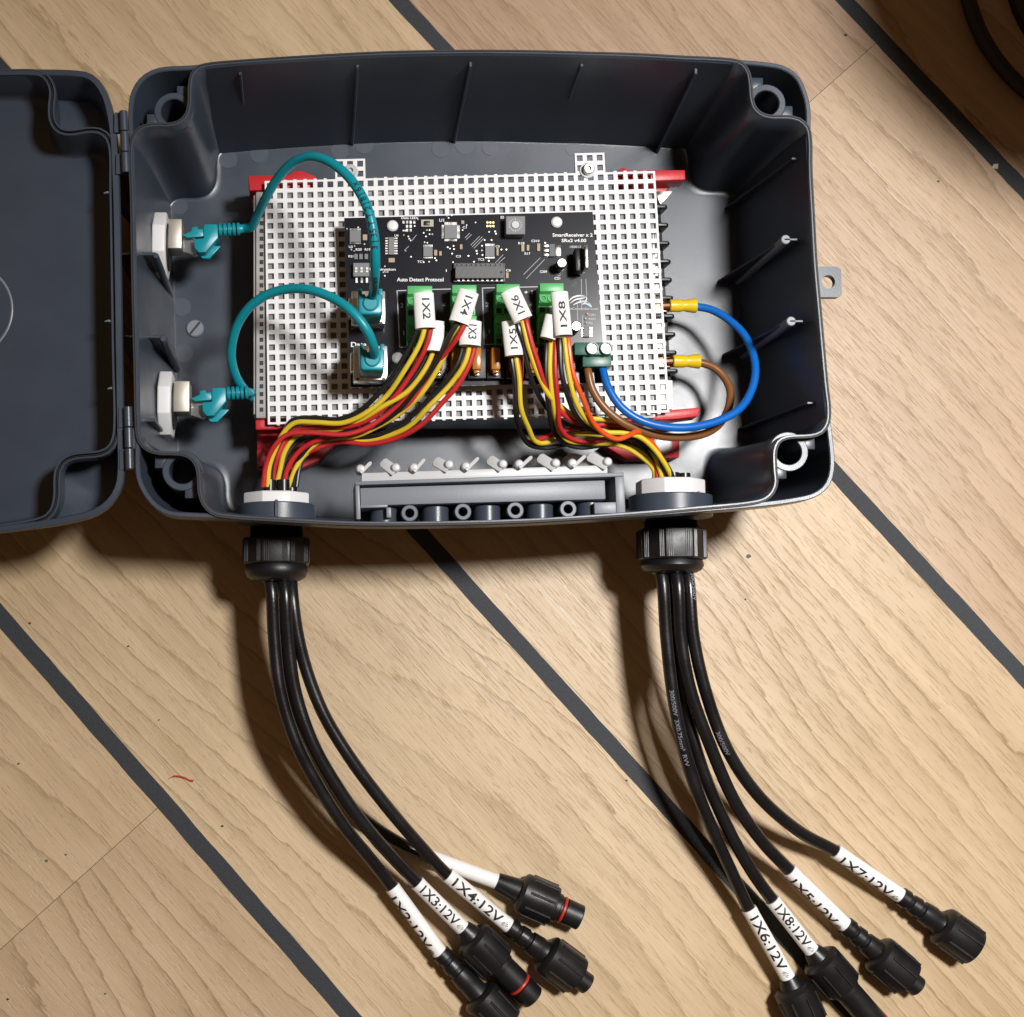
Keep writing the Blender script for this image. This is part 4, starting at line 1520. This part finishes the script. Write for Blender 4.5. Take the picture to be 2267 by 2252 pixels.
def sensor(num, label, gi, path, lab, conn, kind, phi, L0, wires, sleeve, rev, scale=1.0, prints=None):
    """path: px control points from gland to label start; lab: (end px); conn: px point further along the axis"""
    gx, gz, gy = WY[gi]
    start = [Vector((gx + path[0][0], gy + .0525, gz + path[0][1])), Vector((gx + path[0][0], gy + .03, gz + path[0][1])), Vector((gx + path[0][0], gy + .004, gz + path[0][1]))]
    pts = [P(*p) for p in path[1:]]
    la, lb = pts[-1], P(*lab)
    full = spline(start + pts + [la.lerp(lb, .5), lb], 9)
    t = thing('sensor_cable', label, 'cable', (la.x, la.y, 0), 'black sensor cables')
    r = .0033
    mb = MB()
    mb.tube(full, r, 14)
    sh = mb.build('sheath', 'cable_black', t)
    if prints:
        mb = MB()
        for s, st, ph, rv in prints:
            wrap_text(mb, s, full[::-1] if rv else full, r, st, .0030, ph, stretch=1.15)
        tag(mb.build('printed_text', 'ink_grey', sh, smooth=0), kind='stuff')
    # printed heat-shrink label
    mb = MB()
    n = 14
    lp = [la.lerp(lb, i / (n - 1)) for i in range(n)]
    rl = .0040
    mb.tube(lp, [rl * (1.03 if i in (0, n - 1) else 1.0) for i in range(n)], 20)
    ls = mb.build('label_sleeve', 'label_white', t)
    LL = (lb - la).length
    if num:
        mb = MB()
        vs_, fs_, w_ = text2d('1X%s:12V' % num, .0072)
        st = (LL * .80) / w_
        wrap_text(mb, '1X%s:12V' % num, lp, rl, LL * .05, .0072, phi, stretch=st)
        zigzag(mb, lp, rl, LL * .88, phi - .1, .0016)
        mb.build('label_text', 'ink_black', ls, smooth=0)
    connector(t, lb, P(*conn) - lb, kind, L0)
    for m, w in wires:
        lead(t, w, m)
    # flat white marker sleeve round the three leads
    (sx0, sy0, sz0, sx1, sy1, sz1, wd) = sleeve
    a, b = P(sx0, sy0, sz0), P(sx1, sy1, sz1)
    ax = (b - a).normalized()
    side = Vector((-ax.y, ax.x, 0)).normalized()
    up = ax.cross(side)
    up = up if up.z > 0 else -up
    ra, rb = wd / 2 / 4550, .0024
    rings = []
    for k in range(7):
        c = a.lerp(b, k / 6)
        rings.append([c + side * (ra * math.sin(q)) + up * (rb * math.cos(q)) for q in [2 * math.pi * i / 28 for i in range(28)]])
    mb = MB()
    mb.rings(rings)
    mk = mb.build('marker_sleeve', 'label_white', t)
    if rev is not None:
        mb = MB()
        lp2 = [a, b] if not rev else [b, a]
        fullL = (b - a).length
        vs_, fs_, w_ = text2d('1X%s' % num, .0052)
        wrap_text(mb, '1X%s' % num, lp2, .0050, fullL * .10, .0052, (.18 if not rev else -.05), ell=(ra, rb), stretch=fullL * .66 / w_)
        mb.build('marker_text', 'ink_black', mk, smooth=0)
    return t


RZ = .0042
S_ = 1.1734


def fv(lst):
    """points read off at 1932-pixel width"""
    return [(x * S_, y * S_, z) for x, y, z in lst]


# ---- left bundle
Y12 = [(940, 668, .080), (941, 718, .088), (929, 759, .087), (894, 824, .082), (857, 877, .076), (811, 914, .071), (758, 937, .067), (699, 934, .064), (655, 936, .061), (630, 958, .058), (609, 995, .055), (596, 1035, .052), (593, 1078, .050)]
B12 = [(926, 666, .080), (925, 720, .087), (908, 765, .085), (875, 823, .080), (838, 872, .074), (795, 910, .068), (748, 930, .064), (695, 925, .061), (650, 930, .058), (628, 958, .054), (608, 1000, .052), (600, 1040, .050), (600, 1078, .048)]
R12 = [(953, 668, .080), (955, 718, .087), (942, 765, .085), (908, 830, .079), (868, 886, .073), (822, 925, .067), (768, 946, .062), (700, 946, .058), (655, 952, .055), (632, 975, .052), (615, 1010, .050), (606, 1045, .048), (604, 1078, .047)]
R11 = [(972, 725, .074), (973, 762, .079), (961, 800, .079), (918, 862, .075), (866, 910, .070), (811, 948, .066), (764, 962, .064), (686, 958, .062), (634, 962, .060), (606, 988, .057), (590, 1026, .054), (582, 1078, .051)]
Y11 = [(961, 725, .074), (963, 760, .080), (947, 806, .080), (901, 865, .076), (848, 902, .071), (798, 930, .065), (750, 950, .059), (690, 952, .054), (652, 967, .052), (632, 1000, .050), (620, 1040, .048), (612, 1078, .046)]
B11 = [(950, 725, .074), (952, 764, .078), (935, 808, .077), (890, 866, .073), (840, 903, .067), (790, 932, .062), (745, 955, .056), (690, 962, .050), (658, 980, .048), (636, 1010, .047), (626, 1045, .046), (620, 1078, .045)]
B14 = [(1022, 660, .080), (1013, 714, .089), (1000, 740, .088), (978, 780, .085), (950, 825, .081), (920, 868, .076), (880, 910, .070), (830, 942, .064), (780, 960, .059), (720, 966, .055), (685, 985, .052), (660, 1025, .049), (650, 1078, .047)]
Y14 = [(1028, 660, .080), (1020, 712, .088), (1004, 752, .085), (981, 793, .081), (958, 836, .077), (930, 876, .073), (888, 915, .067), (835, 945, .061), (780, 966, .057), (722, 972, .053), (684, 992, .051), (657, 1032, .049), (638, 1078, .047)]
R14 = [(1036, 660, .080), (1031, 712, .090), (1012, 748, .089), (990, 778, .085), (968, 805, .080), (940, 850, .076), (900, 895, .071), (855, 925, .066), (800, 957, .062), (745, 966, .058), (700, 975, .055), (664, 1000, .052), (636, 1040, .049), (628, 1078, .047)]
Y13 = [(1042, 725, .074), (1040, 760, .081), (1028, 802, .081), (997, 849, .078), (950, 902, .073), (904, 944, .066), (857, 967, .059), (800, 978, .054), (748, 978, .050), (704, 990, .048), (675, 1010, .047), (654, 1042, .046), (645, 1078, .046)]
B13 = [(1030, 725, .074), (1026, 762, .080), (1013, 804, .080), (982, 848, .077), (938, 898, .072), (892, 938, .065), (842, 961, .058), (795, 970, .053), (745, 972, .049), (704, 985, .047), (678, 1005, .046), (662, 1040, .045), (656, 1078, .045)]
R13 = [(1054, 725, .074), (1052, 762, .081), (1041, 806, .081), (1012, 856, .078), (984, 888, .075), (929, 942, .068), (873, 973, .061), (811, 984, .056), (755, 980, .052), (702, 992, .049), (668, 1012, .047), (650, 1045, .046), (636, 1078, .045)]
YW, BW, RW, OW = 'wire_yellow', 'wire_black', 'wire_red', 'wire_orange'

sensor('2', 'lowest left cable with a white label reading 1X2:12V', 0,
       [(-.0035, .003)] + fv([(513, 1120, .050), (517, 1200, .048), (528, 1300, .046), (558, 1400, .043), (600, 1482, .038), (650, 1560, .030), (700, 1622, .020), (740, 1674, .012)]), (974, 2109, .0085), (1062, 2204, .0075), 'female', -.85, .030,
       [(YW, Y12), (BW, B12), (RW, R12)], (937, 650, .089, 942, 728, .090, 47), False)
sensor('3', 'left cable with a label reading 1X3:12V and a red ringed plug', 0,
       [(.0035, .0035)] + fv([(538, 1120, .052), (543, 1200, .050), (556, 1300, .047), (590, 1402, .044), (640, 1490, .038), (690, 1560, .031), (737, 1614, .023), (787, 1666, .017)]), (1024, 2055, .013), (1140, 2170, .009), 'male', .05, .007,
       [(YW, Y13), (BW, B13), (RW, R13)], (1042, 712, .084, 1040, 766, .085, 50), False)
sensor('4', 'rightmost left cable with a white label reading 1X4:12V', 0,
       [(.0075, -.001)] + fv([(552, 1130, .048), (562, 1200, .047), (580, 1270, .045), (612, 1350, .043), (662, 1432, .040), (720, 1510, .034), (785, 1587, .026), (844, 1651, .019)]), (1126, 2050, .0125), (1280, 2164, .0078), 'short', .0, .0245,
       [(YW, Y14), (BW, B14), (RW, R14)], (1038, 646, .090, 1016, 716, .091, 47), False)
sensor(None, 'left cable crossing beneath the others to a blank white sleeve and red ringed plug', 0,
       [(-.001, -.005)] + fv([(527, 1130, .040), (535, 1220, .037), (556, 1330, .032), (600, 1430, .024), (650, 1510, .015), (700, 1556, .008), (760, 1594, .006), (812, 1618, .006)]), (1100, 1952, .0075), (1287, 2033, .0098), 'male_stub', .0, .0135,
       [(YW, Y11), (BW, B11), (RW, R11)], (963, 712, .084, 960, 778, .084, 44), None)

# ---- right bundle
Y15 = [(1138, 725, .074), (1141, 781, .080), (1149, 840, .079), (1155, 902, .073), (1168, 948, .063), (1186, 976, .055), (1205, 981, .051), (1236, 969, .050), (1285, 960, .050), (1340, 966, .050), (1395, 985, .050), (1430, 1010, .050), (1449, 1040, .049), (1452, 1075, .047)]
B15 = [(1128, 725, .074), (1131, 781, .079), (1139, 850, .077), (1142, 915, .070), (1150, 952, .060), (1170, 984, .052), (1205, 993, .048), (1250, 985, .048), (1310, 976, .049), (1370, 980, .049), (1420, 1000, .049), (1455, 1040, .048), (1462, 1075, .046)]
R15 = [(1148, 725, .074), (1152, 790, .079), (1150, 850, .074), (1145, 917, .066), (1153, 955, .057), (1170, 978, .051), (1199, 972, .053), (1230, 960, .055), (1264, 950, .056), (1315, 946, .056), (1370, 950, .055), (1420, 978, .053), (1448, 1018, .051), (1456, 1075, .048)]
Y16 = [(1140, 660, .080), (1156, 712, .089), (1170, 768, .087), (1190, 824, .083), (1215, 872, .077), (1242, 900, .071), (1273, 922, .066), (1310, 928, .063), (1348, 929, .061), (1385, 942, .059), (1420, 972, .057), (1450, 1012, .054), (1470, 1075, .049)]
B16 = [(1130, 660, .080), (1146, 716, .088), (1161, 778, .085), (1174, 830, .080), (1193, 872, .073), (1213, 905, .066), (1245, 932, .060), (1290, 948, .057), (1340, 952, .056), (1390, 965, .055), (1425, 990, .054), (1458, 1030, .052), (1474, 1075, .048)]
R16 = [(1150, 660, .080), (1164, 708, .090), (1177, 756, .089), (1193, 812, .085), (1209, 861, .079), (1236, 905, .072), (1273, 936, .065), (1308, 942, .061), (1342, 940, .059), (1385, 950, .057), (1425, 978, .055), (1455, 1020, .053), (1478, 1075, .048)]
Y17 = [(1214, 715, .074), (1219, 750, .081), (1219, 824, .081), (1224, 899, .074), (1236, 946, .064), (1256, 974, .056), (1300, 980, .052), (1373, 988, .051), (1419, 1011, .050), (1447, 1040, .049), (1450, 1075, .047)]
B17 = [(1206, 715, .074), (1210, 750, .080), (1208, 824, .080), (1214, 899, .073), (1227, 953, .062), (1248, 981, .054), (1282, 989, .050), (1342, 984, .050), (1400, 982, .052), (1440, 1005, .053), (1470, 1040, .052), (1486, 1075, .048)]
R17 = [(1224, 718, .074), (1229, 759, .082), (1231, 824, .082), (1234, 893, .075), (1241, 946, .066), (1264, 972, .058), (1311, 976, .055), (1360, 968, .055), (1400, 975, .054), (1440, 1010, .052), (1458, 1045, .050), (1466, 1075, .047)]
Y18 = [(1240, 680, .078), (1249, 747, .086), (1258, 824, .085), (1273, 886, .079), (1298, 930, .072), (1335, 956, .068), (1382, 961, .066), (1418, 968, .064), (1441, 985, .062), (1462, 1015, .059), (1484, 1051, .054), (1488, 1078, .050)]
B18 = [(1232, 680, .078), (1239, 747, .085), (1245, 824, .084), (1256, 874, .079), (1275, 917, .072), (1305, 947, .066), (1350, 962, .062), (1400, 972, .060), (1440, 992, .058), (1472, 1025, .056), (1490, 1060, .053), (1492, 1078, .050)]
O18 = [(1248, 680, .078), (1257, 747, .086), (1270, 824, .085), (1292, 886, .080), (1314, 936, .074), (1337, 962, .071), (1366, 972, .070), (1392, 966, .070), (1409, 956, .067), (1425, 962, .062), (1448, 990, .058), (1470, 1030, .053), (1480, 1078, .048)]

sensor('7', 'rightmost cable with a white label reading 1X7:12V and open collar', 1,
       [(.0070, .002)] + fv([(1300, 1105, .050), (1308, 1200, .049), (1330, 1300, .046), (1370, 1410, .041), (1428, 1498, .033), (1508, 1569, .022), (1576, 1606, .015)]), (1993, 1983, .0095), (2161, 2102, .0088), 'female', -.65, .0265,
       [(YW, Y17), (BW, B17), (RW, R17)], (1224, 700, .086, 1212, 750, .086, 36), None, prints=[('3X0.75mm² 300/500V', .036, .55, False), ('300/500V', .135, -.5, False)])
sensor('5', 'right bundle cable with a label reading 1X5:12V', 1,
       [(.0005, .0045)] + fv([(1279, 1105, .053), (1284, 1200, .051), (1302, 1300, .048), (1341, 1410, .043), (1386, 1512, .035), (1438, 1588, .024), (1489, 1642, .016)]), (1871, 2048, .0095), (2002, 2160, .0080), 'short', -.90, .0225,
       [(YW, Y15), (BW, B15), (RW, R15)], (1130, 712, .085, 1138, 788, .085, 42), True)
sensor('8', 'right bundle cable with a label reading 1X8:12V and ribbed plug', 1,
       [(.0005, -.004)] + fv([(1270, 1110, .044), (1278, 1230, .042), (1295, 1340, .039), (1325, 1450, .035), (1372, 1560, .028), (1416, 1640, .021), (1457, 1698, .016)]), (1797, 2104, .0125), (1929, 2255, .009), 'male_long', -.05, .006,
       [(YW, Y18), (BW, B18), (OW, O18)], (1238, 648, .088, 1248, 744, .090, 40), True)
sensor('6', 'leftmost cable of the right bundle with a label reading 1X6:12V', 1,
       [(-.0065, .002)] + fv([(1251, 1105, .049), (1257, 1200, .047), (1271, 1320, .044), (1300, 1450, .038), (1342, 1560, .029), (1378, 1640, .020), (1413, 1715, .013)]), (1744, 2164, .011), (1800, 2290, .0095), 'male_long', -.1, .006,
       [(YW, Y16), (BW, B16), (RW, R16)], (1128, 643, .092, 1158, 708, .092, 46), True, prints=[('300/500V  3X0.75mm²  RVV', .112, -.35, False)])

# ================================================================== power wires from the supply to the board
def power(label, m, pts, crimp):
    q = px_path(pts, 9)
    t = thing('power_wire', label, 'wire', q[len(q) // 2], 'power supply wires')
    mb = MB()
    mb.tube(q, .0021, 16)
    mb.build('insulation', m, t)
    x0, x1, y = crimp
    z = .034
    a, b = P(x0, y, z), P(x1, y, z)
    L = b.x - a.x
    mb = MB()
    mb.lathe((a.x, a.y, z), (b - a), [(0, .0030), (.0004, .0034), (L * .40, .0034), (L * .46, .0031), (L * .54, .0030), (L * .70, .0035), (L * .97, .0040), (L, .0037)], 24)
    mb.build('crimp_sleeve', 'crimp_yellow', t)
    mb = MB()
    mb.box(a.x - .009, a.y - .0028, z - .0034, a.x + .0006, a.y + .0028, z - .0022)
    mb.build('fork_tongue', 'copper', t, bev=.0003)
    mb = MB()
    mb.tube([(a.x - .0035, a.y, z - .001), (a.x + .001, a.y, z)], .0021, 10)
    mb.build('bare_strands', 'copper', t)


power('thick blue wire looping from the upper yellow crimp to the board terminal', 'wire_blue',
      [(1330, 806, .066), (1336, 824, .068), (1345, 855, .070), (1373, 899, .071), (1413, 928, .071), (1466, 944, .070), (1528, 946, .068), (1590, 932, .065), (1634, 908, .062), (1659, 875, .058), (1672, 828, .054), (1666, 781, .049), (1644, 737, .044), (1606, 703, .039), (1575, 686, .036), (1541, 679, .034), (1525, 678, .034)], (1482, 1541, 677))
power('thick brown wire looping from the lower yellow crimp to the board terminal', 'wire_brown',
      [(1300, 806, .066), (1302, 825, .068), (1311, 861, .068), (1335, 899, .068), (1373, 932, .067), (1413, 951, .065), (1466, 966, .061), (1528, 967, .056), (1572, 955, .050), (1600, 930, .045), (1615, 895, .041), (1616, 862, .038), (1603, 835, .036), (1581, 814, .035), (1550, 803, .034), (1530, 801, .034)], (1489, 1549, 800))

# ================================================================== small things and the stool at the far right
c = P(405, 1722, .0005)
th = MB()
th.tube(px_path([(374, 1724, .0006), (384, 1719, .0008), (396, 1719, .0010), (408, 1722, .0008), (420, 1728, .0006), (428, 1729, .0006)], 6), [.0002] * 6 + [.00045] * 19 + [.0006] * 6, 6)
o = th.build('red_thread', 'thread_red', None)
tag(o, 'tiny red thread lying on the floor beside the dark strip', 'thread')
c = P(2203, 368, 0)
mb = MB()
mb.add([Vector((c.x + x, c.y + y, z)) for x, y, z in [(-.0022, -.0012, 0), (.0015, -.0018, 0), (.002, .0015, 0), (-.001, .0012, 0), (.0006, -.0004, .0020), (.0012, .0008, .0014)]], [(0, 1, 4), (1, 2, 5, 4), (2, 3, 5), (3, 0, 4, 5), (0, 3, 2, 1)])
o = mb.build('crumb', 'crumb', None, smooth=0)
tag(o, 'pale crumb lying on the dark strip at the far right', 'crumb')
sx, sy = .468, .396
st = thing('stool', 'black round stool base in shadow at the far right corner', 'stool', (sx, sy, 0))
mb = MB()
mb.tube([(sx + .092 * math.cos(a), sy + .092 * math.sin(a), .006) for a in [2 * math.pi * i / 72 for i in range(73)]], .0042, 12, False)
mb.build('base_ring', 'stool_black', st)
mb = MB()
mb.lathe((sx, sy, 0), (0, 0, 1), [(0, .066), (.006, .066), (.010, .060), (.014, .03), (.016, .014), (.255, .012)], 48)
mb.build('base_plate', 'stool_black', st)
for k in range(3):
    a = 2 * math.pi * k / 3 + .5
    mb = MB()
    mb.tube([(sx + .05 * math.cos(a), sy + .05 * math.sin(a), .007), (sx + .092 * math.cos(a), sy + .092 * math.sin(a), .006)], .004, 8)
    mb.build('spoke', 'stool_black', st)
mb = MB()
mb.lathe((sx, sy, .25), (0, 0, 1), [(0, .10), (.004, .124), (.020, .127), (.030, .118), (.034, .09), (.035, .01)], 56)
mb.build('seat', 'stool_black', st)
